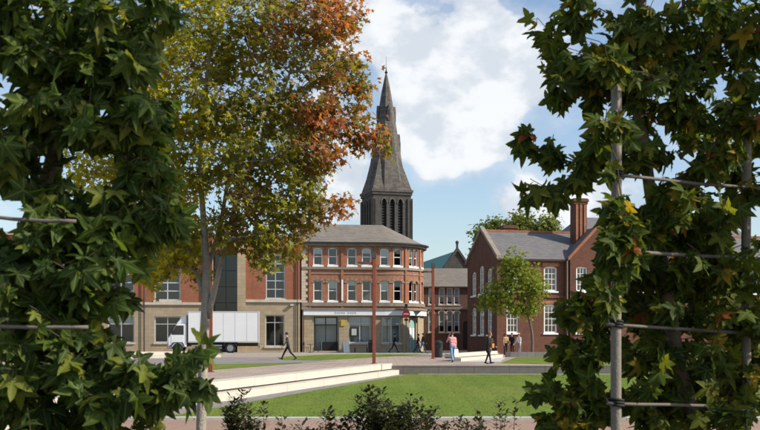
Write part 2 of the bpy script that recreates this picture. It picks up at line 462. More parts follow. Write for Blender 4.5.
M['leaf_autumn'] = leaf_mat('autumn_leaf', [(0.0, (0.50, 0.43, 0.035)), (0.20, (0.34, 0.315, 0.035)), (0.38, (0.18, 0.20, 0.036)), (0.56, (0.22, 0.165, 0.045)), (0.76, (0.38, 0.145, 0.06)), (1.0, (0.46, 0.13, 0.07))], 0.55, 0.5, 0.35, split=(-2.5, -0.45, 0, 1))
M['leaf_street'] = leaf_mat('fresh_green_leaf', [(0.0, (0.17, 0.23, 0.028)), (0.35, (0.23, 0.28, 0.034)), (0.7, (0.13, 0.185, 0.026)), (0.9, (0.30, 0.30, 0.036))], 0.52, 0.5, 0.3)
M['leaf_far'] = leaf_mat('distant_leaf', [(0.0, (0.17, 0.20, 0.05)), (0.4, (0.20, 0.225, 0.06)), (0.75, (0.13, 0.165, 0.045))], 0.5, 0.6, 0.2)
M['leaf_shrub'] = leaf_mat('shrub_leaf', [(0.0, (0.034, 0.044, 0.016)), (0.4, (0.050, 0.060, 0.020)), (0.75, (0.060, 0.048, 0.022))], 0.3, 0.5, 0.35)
M['van_white'] = plain('white_truck_paint', (0.70, 0.71, 0.71), 0.35, 0.05, 1.0, spec=0.5, stain=0.05)
M['van_grey'] = plain('grey_truck_trim', (0.22, 0.225, 0.23), 0.5, 0.1)
M['tyre'] = plain('tyre_rubber', (0.02, 0.02, 0.02), 0.9, 0.2)
M['steel'] = plain('dull_steel', (0.35, 0.35, 0.36), 0.4, 0.15, metal=0.7)
M['car_glass'] = plain('dark_vehicle_glass', (0.02, 0.024, 0.028), 0.06, 0.1, spec=0.8)
M['red_lens'] = plain('red_lens', (0.45, 0.02, 0.015), 0.3, 0.05)
M['amber'] = plain('amber_lens', (0.6, 0.2, 0.02), 0.3, 0.05)
M['head_lens'] = plain('headlamp_lens', (0.65, 0.66, 0.68), 0.15, 0.05)
M['sign_red'] = plain('sign_red', (0.62, 0.02, 0.025), 0.4, 0.05)
M['sign_white'] = plain('sign_white', (0.8, 0.8, 0.8), 0.4, 0.03)
M['yellow'] = plain('yellow_panel', (0.55, 0.36, 0.03), 0.5, 0.1)
M['poster'] = plain('poster_paper', (0.48, 0.47, 0.44), 0.6, 0.3, 4.0)
M['blue_cloth'] = plain('blue_canopy_cloth', (0.07, 0.16, 0.36), 0.8, 0.15)
M['orange'] = plain('orange_goods', (0.60, 0.20, 0.06), 0.7, 0.3)
M['goods_red'] = plain('red_goods', (0.5, 0.08, 0.08), 0.7, 0.3)
M['wood'] = plain('slatted_wood', (0.26, 0.17, 0.10), 0.7, 0.3, 5.0)
M['skin'] = plain('skin', (0.50, 0.30, 0.21), 0.55, 0.08, 8.0)
M['hair_dark'] = plain('dark_hair', (0.02, 0.014, 0.010), 0.6, 0.2, 30.0)
M['hair_brown'] = plain('brown_hair', (0.10, 0.05, 0.025), 0.6, 0.2, 30.0)
M['hair_ginger'] = plain('auburn_hair', (0.24, 0.09, 0.03), 0.6, 0.2, 30.0)
for nm, c in dict(black=(0.012, 0.012, 0.014), charcoal=(0.035, 0.035, 0.04), navy=(0.02, 0.035, 0.09), denim=(0.18, 0.28, 0.42), pink=(0.62, 0.27, 0.28),
                  white=(0.72, 0.72, 0.72), tan=(0.42, 0.28, 0.15), grey=(0.25, 0.25, 0.26), shoe=(0.02, 0.018, 0.016), darkjean=(0.03, 0.05, 0.10), leather=(0.40, 0.17, 0.06)).items():
    M['cloth_' + nm] = plain(nm + '_cloth', c, 0.85, 0.2, 12.0)


# ------------------------------------------------------------------ mesh and object helpers
class MB:
    """Collects vertices and faces; build() links them as one mesh object."""
    def __init__(s):
        s.v = []; s.f = []; s.mi = []

    def add(s, vs, fs, mi=0):
        o = len(s.v)
        s.v += [tuple(p) for p in vs]
        s.f += [tuple(i + o for i in f) for f in fs]
        s.mi += [mi] * len(fs)
        return s

    def hexa(s, c, mi=0):
        return s.add(c, [(0, 3, 2, 1), (4, 5, 6, 7), (0, 1, 5, 4), (1, 2, 6, 5), (2, 3, 7, 6), (3, 0, 4, 7)], mi)

    def box(s, x0, x1, y0, y1, z0, z1, mi=0):
        return s.hexa([(x0, y0, z0), (x1, y0, z0), (x1, y1, z0), (x0, y1, z0), (x0, y0, z1), (x1, y0, z1), (x1, y1, z1), (x0, y1, z1)], mi)

    def mbox(s, mp, s0, s1, d0, d1, z0, z1, mi=0, n=1):
        for k in range(n):
            a, b = s0 + (s1 - s0) * k / n, s0 + (s1 - s0) * (k + 1) / n
            s.hexa([mp(a, d0, z0), mp(b, d0, z0), mp(b, d1, z0), mp(a, d1, z0), mp(a, d0, z1), mp(b, d0, z1), mp(b, d1, z1), mp(a, d1, z1)], mi)
        return s

    def prism(s, poly, z0, z1, mi=0):
        """poly: ccw (x, y) list."""
        n = len(poly)
        return s.add([(x, y, z0) for x, y in poly] + [(x, y, z1) for x, y in poly],
                     [tuple(range(n))[::-1], tuple(range(n, 2 * n))] + [(i, (i + 1) % n, n + (i + 1) % n, n + i) for i in range(n)], mi)

    def sheet(s, poly, z, mi=0):
        return s.add([(x, y, z) for x, y in poly], [tuple(range(len(poly)))], mi)

    def slabxz(s, poly, y0, y1, mi=0):
        """poly in (x, z), ccw seen from -y, thickened along y."""
        n = len(poly)
        return s.add([(x, y0, z) for x, z in poly] + [(x, y1, z) for x, z in poly],
                     [tuple(range(n)), tuple(range(n, 2 * n))[::-1]] + [((i + 1) % n, i, n + i, n + (i + 1) % n) for i in range(n)], mi)

    def tube(s, pts, rad, n=8, caps=True, mi=0):
        pts = [Vector(p) for p in pts]
        if not hasattr(rad, '__len__'):
            rad = [rad] * len(pts)
        o = len(s.v)
        up = None
        for i, p in enumerate(pts):
            t = (pts[min(i + 1, len(pts) - 1)] - pts[max(i - 1, 0)]).normalized()
            if up is None:
                up = Vector((0, 0, 1)) if abs(t.z) < 0.9 else Vector((1, 0, 0))
            a = t.cross(up).normalized(); up = a.cross(t).normalized()
            for k in range(n):
                q = 2 * math.pi * k / n
                s.v.append(tuple(p + (a * math.cos(q) + up * math.sin(q)) * rad[i]))
        for i in range(len(pts) - 1):
            for k in range(n):
                k2 = (k + 1) % n
                s.f.append((o + i * n + k, o + i * n + k2, o + (i + 1) * n + k2, o + (i + 1) * n + k)); s.mi.append(mi)
        if caps:
            s.f.append(tuple(o + k for k in range(n))[::-1]); s.mi.append(mi)
            e = o + (len(pts) - 1) * n
            s.f.append(tuple(e + k for k in range(n))); s.mi.append(mi)
        return s

    def lathe(s, prof, c=(0, 0, 0), n=12, axis='z', mi=0):
        """prof: (radius, height) list, turned about an axis through c."""
        o = len(s.v)
        for r, h in prof:
            for k in range(n):
                q = 2 * math.pi * k / n
                a, b = r * math.cos(q), r * math.sin(q)
                p = (a, b, h) if axis == 'z' else ((a, h, b) if axis == 'y' else (h, a, b))
                s.v.append((c[0] + p[0], c[1] + p[1], c[2] + p[2]))
        for i in range(len(prof) - 1):
            for k in range(n):
                k2 = (k + 1) % n
                s.f.append((o + i * n + k, o + i * n + k2, o + (i + 1) * n + k2, o + (i + 1) * n + k)); s.mi.append(mi)
        s.f.append(tuple(o + k for k in range(n))[::-1]); s.mi.append(mi)
        e = o + (len(prof) - 1) * n
        s.f.append(tuple(e + k for k in range(n))); s.mi.append(mi)
        return s

    def ball(s, c, r, n=10, m=7, mi=0):
        r = r if hasattr(r, '__len__') else (r, r, r)
        o = len(s.v)
        for i in range(m + 1):
            t = math.pi * i / m
            for k in range(n):
                q = 2 * math.pi * k / n
                s.v.append((c[0] + r[0] * math.sin(t) * math.cos(q), c[1] + r[1] * math.sin(t) * math.sin(q), c[2] - r[2] * math.cos(t)))
        for i in range(m):
            for k in range(n):
                k2 = (k + 1) % n
                s.f.append((o + i * n + k, o + i * n + k2, o + (i + 1) * n + k2, o + (i + 1) * n + k)); s.mi.append(mi)
        return s

    def mesh(s, name, mat, smooth=False):
        me = bpy.data.meshes.new(name)
        me.from_pydata(s.v, [], s.f)
        for m_ in (mat if isinstance(mat, (list, tuple)) else [mat]):
            me.materials.append(m_)
        if any(s.mi):
            me.polygons.foreach_set('material_index', s.mi)
        if smooth:
            me.polygons.foreach_set('use_smooth', [True] * len(me.polygons))
        me.update()
        return me

    def build(s, name, mat, parent=None, smooth=False, bevel=0.0, fix=True):
        me = s.mesh(name, mat, smooth)
        if fix or bevel:
            bm = bmesh.new(); bm.from_mesh(me)
            if fix:
                bmesh.ops.recalc_face_normals(bm, faces=bm.faces)
            bm.to_mesh(me); bm.free()
        o = put(name, me, parent)
        if bevel:
            md = o.modifiers.new('bevel', 'BEVEL'); md.width = bevel; md.segments = 2; md.limit_method = 'ANGLE'
        return o


def put(name, me, parent=None):
    o = bpy.data.objects.new(name, me)
    COL.objects.link(o)
    if parent is not None:
        o.parent = parent
    return o


def tag(o, label=None, cat=None, group=None, kind=None):
    if label: o['label'] = label
    if cat: o['category'] = cat
    if group: o['group'] = group
    if kind: o['kind'] = kind
    return o


def thing(name, label, cat, loc=(0, 0, 0), rz=0.0, group=None):
    o = bpy.data.objects.new(name, None)
    COL.objects.link(o)
    o.empty_display_size = 0.3
    o.location = loc; o.rotation_euler = (0, 0, rz)
    return tag(o, label, cat, group)


def structure(o, label):
    o['kind'] = 'structure'; o['label'] = label
    return o


def flat(s, d, z):
    return (s, d, z)


def side_left(off, back=0.0):
    """A wall that runs back from (off, back): s counts towards the viewer's left end."""
    return lambda s, d, z: (off + d, back - s, z)


# ------------------------------------------------------------------ walls and windows
def wall_grid(mb, mp, s0, s1, z0, z1, ops, rev=0.16, sbreaks=(), mi=0):
    """A wall with true openings and reveals. ops: (s0, s1, z0, z1, arch_rise)."""
    def uniq(a):
        a = sorted(a); r = [a[0]]
        for x in a[1:]:
            if x - r[-1] > 1e-4:
                r.append(x)
        return r
    ss = uniq([s0, s1] + [o[0] for o in ops] + [o[1] for o in ops] + [b for b in sbreaks if s0 < b < s1])
    zz = uniq([z0, z1] + [o[2] for o in ops] + [o[3] for o in ops])
    for i in range(len(ss) - 1):
        for j in range(len(zz) - 1):
            cs, cz = (ss[i] + ss[i + 1]) / 2, (zz[j] + zz[j + 1]) / 2
            if any(o[0] < cs < o[1] and o[2] < cz < o[3] for o in ops):
                continue
            mb.add([mp(ss[i], 0, zz[j]), mp(ss[i + 1], 0, zz[j]), mp(ss[i + 1], 0, zz[j + 1]), mp(ss[i], 0, zz[j + 1])], [(0, 1, 2, 3)], mi)
    for a, b, c, e, ar in ops:
        mb.add([mp(a, 0, c), mp(a, rev, c), mp(a, rev, e), mp(a, 0, e)], [(0, 1, 2, 3)], mi)
        mb.add([mp(b, 0, c), mp(b, 0, e), mp(b, rev, e), mp(b, rev, c)], [(0, 1, 2, 3)], mi)
        mb.add([mp(a, 0, c), mp(b, 0, c), mp(b, rev, c), mp(a, rev, c)], [(0, 1, 2, 3)], mi)
        mb.add([mp(a, 0, e), mp(a, rev, e), mp(b, rev, e), mp(b, 0, e)], [(0, 1, 2, 3)], mi)
        if ar:
            n = 8
            for k in range(n):
                t0, t1 = k / n, (k + 1) / n
                q0, q1 = a + (b - a) * t0, a + (b - a) * t1
                h0 = e - ar + ar * math.sqrt(max(0, 1 - (2 * t0 - 1) ** 2)); h1 = e - ar + ar * math.sqrt(max(0, 1 - (2 * t1 - 1) ** 2))
                mb.add([mp(q0, 0, h0), mp(q1, 0, h1), mp(q1, 0, e), mp(q0, 0, e)], [(0, 1, 2, 3)], mi)
                mb.add([mp(q0, 0, h0), mp(q0, rev, h0), mp(q1, rev, h1), mp(q1, 0, h1)], [(0, 1, 2, 3)], mi)


def window(parent, mp, a, b, c, e, nx=1, ny=2, fw=0.06, bar=0.035, rev=0.16, frame='white_paint', glass='glass', sill=None, sill_h=0.12, blind=0.0, meet=None, name='window', panes=True, back=0.5):
    """A framed window in an opening: frame with glazing bars > panes, sill, blind."""
    m = MB()
    d0, d1 = rev - 0.09, rev - 0.005
    m.mbox(mp, a, a + fw, d0, d1, c, e); m.mbox(mp, b - fw, b, d0, d1, c, e)
    m.mbox(mp, a + fw, b - fw, d0, d1, c, c + fw); m.mbox(mp, a + fw, b - fw, d0, d1, e - fw, e)
    xs = [a + fw + (b - a - 2 * fw) * i / nx for i in range(nx + 1)]
    zs = [c + fw + (e - c - 2 * fw) * i / ny for i in range(ny + 1)] if meet is None else meet
    for x in xs[1:-1]:
        m.mbox(mp, x - bar / 2, x + bar / 2, d0 + 0.012, d1 - 0.012, c + fw, e - fw)
    for z in zs[1:-1]:
        m.mbox(mp, a + fw, b - fw, d0 + 0.006, d1 - 0.006, z - bar / 2, z + bar / 2)
    w = m.build(name, M[frame], parent)
    dm = (d0 + d1) / 2
    rects = [(xs[i], xs[i + 1], zs[j], zs[j + 1]) for i in range(nx) for j in range(ny)] if panes else [(xs[0], xs[-1], zs[0], zs[-1])]
    for x0, x1, z0, z1 in rects:
        g = MB().add([mp(x0, dm, z0), mp(x1, dm, z0), mp(x1, dm, z1), mp(x0, dm, z1)], [(0, 1, 2, 3)])
        g.build('pane', M[glass], w, fix=False)
    if sill:
        MB().mbox(mp, a - 0.09, b + 0.09, -0.10, d0 - 0.004, c - sill_h, c + 0.012).build('sill', M[sill], w)
    if blind:
        MB().mbox(mp, a + 0.02, b - 0.02, rev + 0.006, rev + 0.02, e - (e - c) * blind, e - 0.01).build('blind', M['blind'], w)
    return w


def hood(parent, mp, a, b, e, rise, w=0.2, proud=0.05, mats=('pale_stone',), n=9, name='arch'):
    """Voussoir arch over a window head, blocks of alternating colour."""
    m = MB()
    cx, hw = (a + b) / 2, (b - a) / 2
    for k in range(n):
        t0, t1 = math.pi * (1 - k / n), math.pi * (1 - (k + 1) / n)
        c = []
        for dd in (-proud, 0.02):
            for t, o in ((t0, 0), (t1, 0), (t1, w), (t0, w)):
                c.append(mp(cx + (hw + o) * math.cos(t), dd, e - rise + (rise + o) * math.sin(t)))
        m.add(c, [(0, 1, 2, 3), (4, 7, 6, 5), (0, 4, 5, 1), (1, 5, 6, 2), (2, 6, 7, 3), (3, 7, 4, 0)], k % len(mats))
    return m.build(name, [M[x] for x in mats], parent)


# ------------------------------------------------------------------ the ground
LAWN_Z = -0.45


def G(px, py, z=0.0):
    d = (CAMZ - z) * F / (py - HOR)
    return ((px - 380.0) / F * d, d)


def seat_x(y):
    return -4.65 + 0.273 * (y - 30.0)


def lawn_x(y):
    return seat_x(y) + 1.2 - 0.7 * (y - 23.4) / 27.2


structure(MB().sheet([(-4000, -500), (4000, -500), (4000, 6000), (-4000, 6000)], LAWN_Z - 0.02).build('ground', M['ground']), 'pale bare ground reaching to the horizon under everything')
structure(MB().sheet([(seat_x(2) - 0.1, 2), (60, 2), (60, 23.12), (seat_x(23.12) - 0.1, 23.12)], LAWN_Z).build('near_path', M['red_paving']), 'red brown paved path along the near edge of the lawn')
structure(MB().sheet([(seat_x(23.1) - 0.1, 23.1), (lawn_x(23.4) + 0.3, 23.1), (lawn_x(50.6) + 0.3, 50.7), (seat_x(50.6) - 0.1, 50.7)], LAWN_Z + 0.004).build('paved_strip', M['strip']), 'grey paved strip between stone seat and lawn')
lawn = MB().sheet([(lawn_x(23.4), 23.38), (60, 23.38), (60, 50.62), (lawn_x(50.6), 50.62)], LAWN_Z + 0.03).build('lawn', M['lawn'])
structure(lawn, 'large sunken mown green lawn in the middle of the square')

# plaza
structure(MB().sheet([(-90, 2), (seat_x(2) - 0.8, 2), (seat_x(50.9) - 0.8, 50.9), (90, 50.9), (90, 700), (-90, 700)], 0.0).build('plaza_paving', M['plaza']), 'sandy coloured stone paving of the square')


def gsheet(name, pts, z, mat, label):
    o = MB().sheet([G(*p) for p in pts], z).build(name, M[mat])
    return structure(o, label)


gsheet('grass_strip', [(120, 379), (215, 369.6), (302, 363.2), (302, 362.7), (215, 364.2), (120, 366.5)], 0.010, 'lawn', 'narrow wedge of grass on the plaza behind the stone seat')
gsheet('grass_strip', [(284, 359.6), (320, 360.4), (375, 357.2), (432, 353.9), (432, 352.6), (380, 353.4), (320, 354.8), (276, 357.2)], 0.010, 'lawn', 'long wedge of grass before the corner shop building')
gsheet('grass_strip', [(500, 363.2), (516, 357.3), (640, 355.6), (640, 366)], 0.010, 'lawn', 'small patch of grass before the old brick building')
gsheet('crossing_path', [(100, 367.5), (215, 364.3), (304, 362.5), (340, 361), (320, 360.5), (284, 359.7), (274, 357.2), (100, 357.2)], 0.006, 'strip', 'grey paved path crossing the plaza on the left')
structure(MB().sheet([(-90, 78.5), (16, 84), (16, 90.5), (-7, 89.5), (-90, 83.0)], 0.005).build('road', M['road']), 'grey street of small setts before the buildings')
structure(MB().sheet([(-90, 83.2), (-7, 89.7), (16, 90.7), (16, 100), (-90, 100)], 0.012).build('pavement', M['pavement']), 'pale pavement along the foot of the buildings')
kb = thing('road_kerb', 'pale kerb between plaza and street', 'kerb', (0, 0, 0))
ka, kb2 = Vector((-40, 81.0, 0)), Vector((10, 83.7, 0))
for i in range(25):
    a = ka.lerp(kb2, i / 25); b = ka.lerp(kb2, (i + 1) / 25 - 0.0006)
    MB().hexa([(a.x, a.y - .15, 0.002), (b.x, b.y - .15, 0.002), (b.x, b.y + .15, 0.002), (a.x, a.y + .15, 0.002), (a.x, a.y - .15, 0.10), (b.x, b.y - .15, 0.10), (b.x, b.y + .15, 0.10), (a.x, a.y + .15, 0.10)]).build('kerb_stone', M['kerb'], kb)
tag(kb, kind='structure')

# kerb of the lawn: single stones
kt = thing('lawn_kerb', 'pale stone kerb along the near edge of the lawn', 'kerb', (0, 0, 0)); tag(kt, kind='structure')
ksm = MB().box(0, 0.985, -0.14, 0.14, LAWN_Z, LAWN_Z + 0.07).mesh('kerb_stone', M['kerb'])
x = seat_x(23.25) + 0.2
i = 0
while x < 22:
    o = put('kerb_stone', ksm, kt); o.location = (x, 23.25, random.uniform(-0.006, 0.004)); o.rotation_euler = (0, 0, random.uniform(-0.004, 0.004))
    x += 1.0; i += 1
kt2 = thing('lawn_kerb', 'thin pale stone kerb at the far edge of the lawn below the granite wall', 'kerb', (0, 0, 0)); tag(kt2, kind='structure')
for i in range(24):
    o = put('kerb_stone', ksm, kt2); o.location = (seat_x(50.45) + 1.0 + i, 50.46, -0.03)

# sunken wall behind the lawn: granite blocks, shade of the face put into their dark grey
gw = thing('retaining_wall', 'low granite wall behind the lawn, its shade put into the dark grey', 'wall', (-0.62, 50.68, LAWN_Z))
gm = MB().box(0, 1.79, 0.0, 0.35, 0, 0.41).mesh('wall_block', M['granite'])
gc = MB().box(0, 1.79, -0.012, 0.42, 0.412, 0.456).mesh('coping_stone', M['strip'])
for i in range(19):
    o = put('wall_block', gm, gw); o.location = (i * 1.8, random.uniform(-0.004, 0.004), 0)
    o = put('coping_stone', gc, gw); o.location = (i * 1.8, 0, random.uniform(-0.002, 0.002))

# the long stone seat: two tiers of blocks
ang = math.atan2(1.0, 0.273)
L = math.hypot(1, 0.273) * (50.6 - 8)
st = thing('stone_seat', 'long cream stone seat in two tiers beside the lawn', 'seat', (seat_x(8), 8, LAWN_Z), ang)
n = 22
bl = L / n
lo = MB().box(0.004, bl - 0.004, 0.0, 0.62, 0.0, 0.24).mesh('seat_block', M['seat_stone'])
pl = MB().box(0, bl, 0.5, 1.0, 0.2, 0.33).mesh('plinth', M['granite'])
up = MB().box(0.004, bl - 0.004, 0.40, 1.06, 0.30, 0.565).mesh('seat_slab', M['seat_stone'])
for i in range(n):
    for nm, me in (('seat_block', lo), ('plinth', pl), ('seat_slab', up)):
        if nm == 'plinth' and i == n - 1:
            me = MB().box(0, bl - 0.1, 0.5, 1.0, 0.2, 0.33).mesh('plinth', M['granite'])
        o = put(nm, me, st)
        o.location = (i * bl + (0.12 if nm == 'seat_slab' and i == n - 1 else 0), random.uniform(-0.004, 0.004), random.uniform(-0.003, 0.003))

a2, b2 = Vector((*G(461, 361.4), 0)), Vector((*G(503, 357.4), 0))
ang2 = math.atan2(b2.y - a2.y, b2.x - a2.x)
L2 = (b2 - a2).length
st2 = thing('stone_seat', 'cream stone seat on the plaza behind the person in black', 'seat', a2, ang2)
n2 = 5
for i in range(n2):
    MB().box(i * L2 / n2 + 0.004, (i + 1) * L2 / n2 - 0.004, 0.0, 0.62, 0.0, 0.20).build('seat_block', M['seat_stone'], st2)
    MB().box(i * L2 / n2, (i + 1) * L2 / n2, 0.5, 0.98, 0.18, 0.26).build('plinth', M['granite'], st2)
    MB().box(i * L2 / n2 + 0.004 + 0.15, (i + 1) * L2 / n2 - 0.004 + 0.15, 0.42, 1.05, 0.24, 0.46).build('seat_slab', M['seat_stone'], st2)
gsheet('stone_apron', [(438, 361.9), (462, 361.6), (506, 357.4), (500, 361.9)], 0.012, 'kerb', 'pale stone apron before the short stone seat')
gw2 = thing('planter_wall', 'low grey stone wall behind the small patch of grass', 'wall', (9.0, 71.4, 0.0), R(2))
for i in range(8):
    MB().box(i * 1.5, i * 1.5 + 1.49, 0.0, 0.4, 0.0, 0.36).build('wall_block', M['strip'], gw2)
a3, b3 = Vector((*G(128, 358.6), 0)), Vector((*G(221, 357.4), 0))
st3 = thing('stone_seat', 'cream stone seat on the left of the plaza before the white truck', 'seat', a3, math.atan2(b3.y - a3.y, b3.x - a3.x))
L3 = (b3 - a3).length
for i in range(4):
    MB().box(i * L3 / 4 + 0.004, (i + 1) * L3 / 4 - 0.004, 0.0, 0.7, 0.0, 0.2).build('seat_block', M['seat_stone'], st3)
    MB().box(i * L3 / 4 - 0.3, (i + 1) * L3 / 4 - 0.308, 0.42, 1.1, 0.206, 0.44).build('seat_slab', M['seat_stone'], st3)

# planting bed the near trees and shrubs grow in
structure(MB().sheet([(-9, 2.2), (9, 2.2), (9, 13.2), (-9, 13.2)], LAWN_Z + 0.012).build('planting_bed', M['soil']), 'dark soil bed under the near trees and shrubs')


# ------------------------------------------------------------------ modern brick building on the left
A = thing('office_building', 'modern orange brick building with sandstone base and tall windows behind the truck', 'building', (-7.4, 92.6, 0), R(6))
mA = flat
bays = [(-3.15, -1.38)]
s = -13.25
while s > -44:
    bays.append((s, s + 2.35)); s -= 4.15
TOPA = 10.6
upper = MB(); base = MB(); upper2 = MB(); base2 = MB()
ops_u = [(-3.15, -1.38, 4.95, 9.05, 0)]
ops_l = [(-3.2, -1.45, 0.55, 3.45, 0)]
wall_grid(upper, mA, -5.0, 0.0, 4.8, TOPA, ops_u, 0.22)
wall_grid(base, mA, -5.0, 0.0, 0.0, 4.8, ops_l, 0.25)
ou = [(a, b, 4.75, 8.0, 0) for a, b in bays[1:]] + [(a, b, 8.75, 10.0, 0) for a, b in bays[1:]]
ol = [(a, b, 0.9, 3.3, 0) for a, b in bays[1:]]
wall_grid(upper2, mA, -46.0, -8.7, 4.5, TOPA, ou, 0.22)
wall_grid(base2, mA, -46.0, -8.7, 0.0, 4.5, ol, 0.25)
upper.add([(0, 0, 0), (0, 14, 0), (0, 14, TOPA), (0, 0, TOPA)], [(0, 1, 2, 3)])
upper2.add([(-46, 0, 0), (-46, 14, 0), (-46, 14, TOPA), (-46, 0, TOPA)], [(0, 3, 2, 1)])
upper2.add([(-46, 14, 0), (0, 14, 0), (0, 14, TOPA), (-46, 14, TOPA)], [(0, 3, 2, 1)])
upper.build('wall', M['brick_new'], A)
base.build('stone_base', M['sandstone'], A)
upper2.build('wall', M['brick_new'], A)
base2.build('stone_base', M['sandstone'], A)
MB().box(-46, -5.72, 0.3, 14, TOPA - 0.5, TOPA - 0.25).box(-5.72, 0, 0.3, 14, TOPA - 0.5, TOPA - 0.25).build('roof', M['lead'], A)
for a, b in ((-5.75, -5.0), (-8.7, -8.0)):
    MB().box(a, b, -0.22, 2.4, 0.0, TOPA + 0.25).build('pilaster', M['sandstone'], A)
MB().box(-4.99, 0.15, -0.14, -0.004, 4.62, 4.86).build('string_course', M['pale_stone'], A)
MB().box(-46, -8.71, -0.14, -0.004, 4.35, 4.58).build('string_course', M['pale_stone'], A)
for a, b in ((-4.99, 0.2), (-46, -8.71)):
    MB().box(a, b, -0.22, 0.4, TOPA, TOPA + 0.28).build('coping', M['pale_stone'], A)
window(A, mA, -3.15, -1.38, 4.95, 9.05, 2, 5, 0.10, 0.07, 0.22, 'alu', 'glass', 'pale_stone', 0.18, blind=0.22)
window(A, mA, -3.2, -1.45, 0.55, 3.45, 2, 2, 0.09, 0.06, 0.25, 'alu', 'glass', 'pale_stone', 0.16, meet=[0.64, 2.75, 3.36])
for k, (a, b) in enumerate(bays[1:]):
    near = k < 6
    window(A, mA, a, b, 4.75, 8.0, 2, 4 if near else 1, 0.12, 0.10, 0.22, 'alu', 'glass', 'pale_stone', 0.18, panes=near)
    window(A, mA, a, b, 8.75, 10.0, 2, 1, 0.10, 0.08, 0.22, 'alu', 'glass', 'pale_stone', 0.12, panes=near)
    window(A, mA, a, b, 0.9, 3.3, 2, 2, 0.10, 0.07, 0.25, 'alu', 'glass', 'pale_stone', 0.14, meet=[1.0, 2.6, 3.2], panes=near, blind=(0, 0.3, 0, 0.55, 0.2, 0)[k % 6])
    if k % 2 == 0:
        MB().tube([(a - 0.9, -0.16, 0.02), (a - 0.9, -0.16, TOPA - 0.1)], 0.055, 6).build('downpipe', M['black_metal'], A)
# recessed glazed stair hall
mr = lambda s, d, z: (s, 1.9 + d, z)
window(A, mr, -7.98, -5.77, 0.05, 9.2, 2, 6, 0.07, 0.06, 0.1, 'dark_frame', 'glass_dark', name='glazed_hall')
MB().box(-8.0, -5.75, 1.8, 2.2, 9.2, TOPA).build('lintel_panel', M['brick_new'], A)
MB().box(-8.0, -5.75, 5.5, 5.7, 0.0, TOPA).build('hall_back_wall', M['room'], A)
MB().tube([(-0.25, -0.1, 0.02), (-0.25, -0.1, TOPA - 0.1)], 0.055, 6).build('downpipe', M['black_metal'], A)
for a, z in ((-0.9, 4.3),):
    MB().box(a, a + 0.3, -0.28, -0.01, z, z + 0.16).build('wall_lamp', M['alu'], A)
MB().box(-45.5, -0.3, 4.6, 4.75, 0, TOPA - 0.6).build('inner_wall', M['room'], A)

# ------------------------------------------------------------------ corner bank building with curved front
B = thing('corner_building', 'red brick corner building with curved end, slate roof and white shop fascia', 'building', (-7.25, 93.0, 0), R(6))
sT, RB = 7.8, 4.2


def mB(s, d, z):
    if s <= sT:
        return (s, d, z)
    al = (s - sT) / RB
    if al <= math.pi / 2:
        return (sT + (RB - d) * math.sin(al), RB - (RB - d) * math.cos(al), z)
    return (sT + RB - d, RB + (s - sT - RB * math.pi / 2), z)


ARC = RB * math.pi / 2
SE = sT + ARC + 9.0
brk = [sT + ARC * k / 16 for k in range(17)]
WX = [(1.05, 1.90), (2.42, 3.27), (4.22, 5.08), (5.60, 6.45), (7.30, 8.12), (8.58, 9.42), (10.28, 10.83), (10.98, 11.53), (12.25, 12.8), (14.6, 15.4), (16.2, 17.0), (19.0, 19.8)]
ops = [(a, b, 8.10, 9.72, 0.12) for a, b in WX] + [(a, b, 4.78, 6.70, 0.2) for a, b in WX]
w = MB()
wall_grid(w, mB, 0, SE, 3.92, 10.2, ops, 0.20, brk)
w.add([(0, 0, 0), (0, 12, 0), (0, 12, 10.2), (0, 0, 10.2)], [(0, 3, 2, 1)])
w.add([(0, 12, 0), (sT + RB, 12, 0), (sT + RB, 12, 10.2), (0, 12, 10.2)], [(0, 1, 2, 3)])
w.build('wall', M['brick_bank'], B)
SHOP = [(1.10, 3.30), (4.38, 6.42), (7.45, 9.35)]
sops = [(SHOP[0][0], SHOP[0][1], 0.12, 3.30, 0)] + [(a, b, 0.85, 3.30, 0) for a, b in SHOP[1:]] + [(10.34, 11.28, 0.1, 3.25, 0.45), (14.5, 16.5, 0.85, 3.3, 0)]
w = MB()
wall_grid(w, mB, 0, SE, 0.0, 3.92, sops, 0.28, brk)
w.build('stone_shop_front', M['sandstone'], B)
# upper windows
for i, (a, b) in enumerate(WX):
    bl_ = [0.35, 0.0, 0.0, 0.3, 0.55, 0.0, 0.0, 0.4, 0, 0, 0, 0][i]
    window(B, mB, a, b, 8.10, 9.72, 1, 2, 0.085, 0.06, 0.20, 'white_paint', 'glass', 'white_paint', 0.15, blind=bl_)
    window(B, mB, a, b, 4.78, 6.70, 1, 2, 0.085, 0.06, 0.20, 'white_paint', 'glass', 'white_paint', 0.15, blind=[0, .4, .25, 0, .5, .3, 0, 0, 0, 0, 0, 0][i])
    hood(B, mB, a - 0.02, b + 0.02, 6.72, 0.24, 0.30, 0.06, ('cornice', 'brick_bank'), 9)
    hood(B, mB, a - 0.02, b + 0.02, 9.74, 0.14, 0.16, 0.04, ('cornice',), 7, 'lintel')
for a, b in ((0.62, 0.84), (3.62, 3.86), (6.75, 6.98), (9.75, 9.95), (11.8, 12.0)):
    MB().mbox(mB, a, b, -0.10, -0.003, 3.95, 10.0).build('brick_pier', M['brick_bank'], B)
MB().mbox(mB, 3.66, 3.82, -0.16, -0.104, 4.8, 6.75).build('white_panel', M['white_paint'], B)


def course(name, z0, z1, proud, mat, a=0.0, b=None):
    b = b or SE
    m = MB()
    m.mbox(mB, a, sT, -proud, -0.002, z0, z1)
    m.mbox(mB, sT, sT + ARC, -proud, -0.002, z0, z1, n=14)
    m.mbox(mB, sT + ARC, b, -proud, -0.002, z0, z1)
    return m.build(name, M[mat], B)


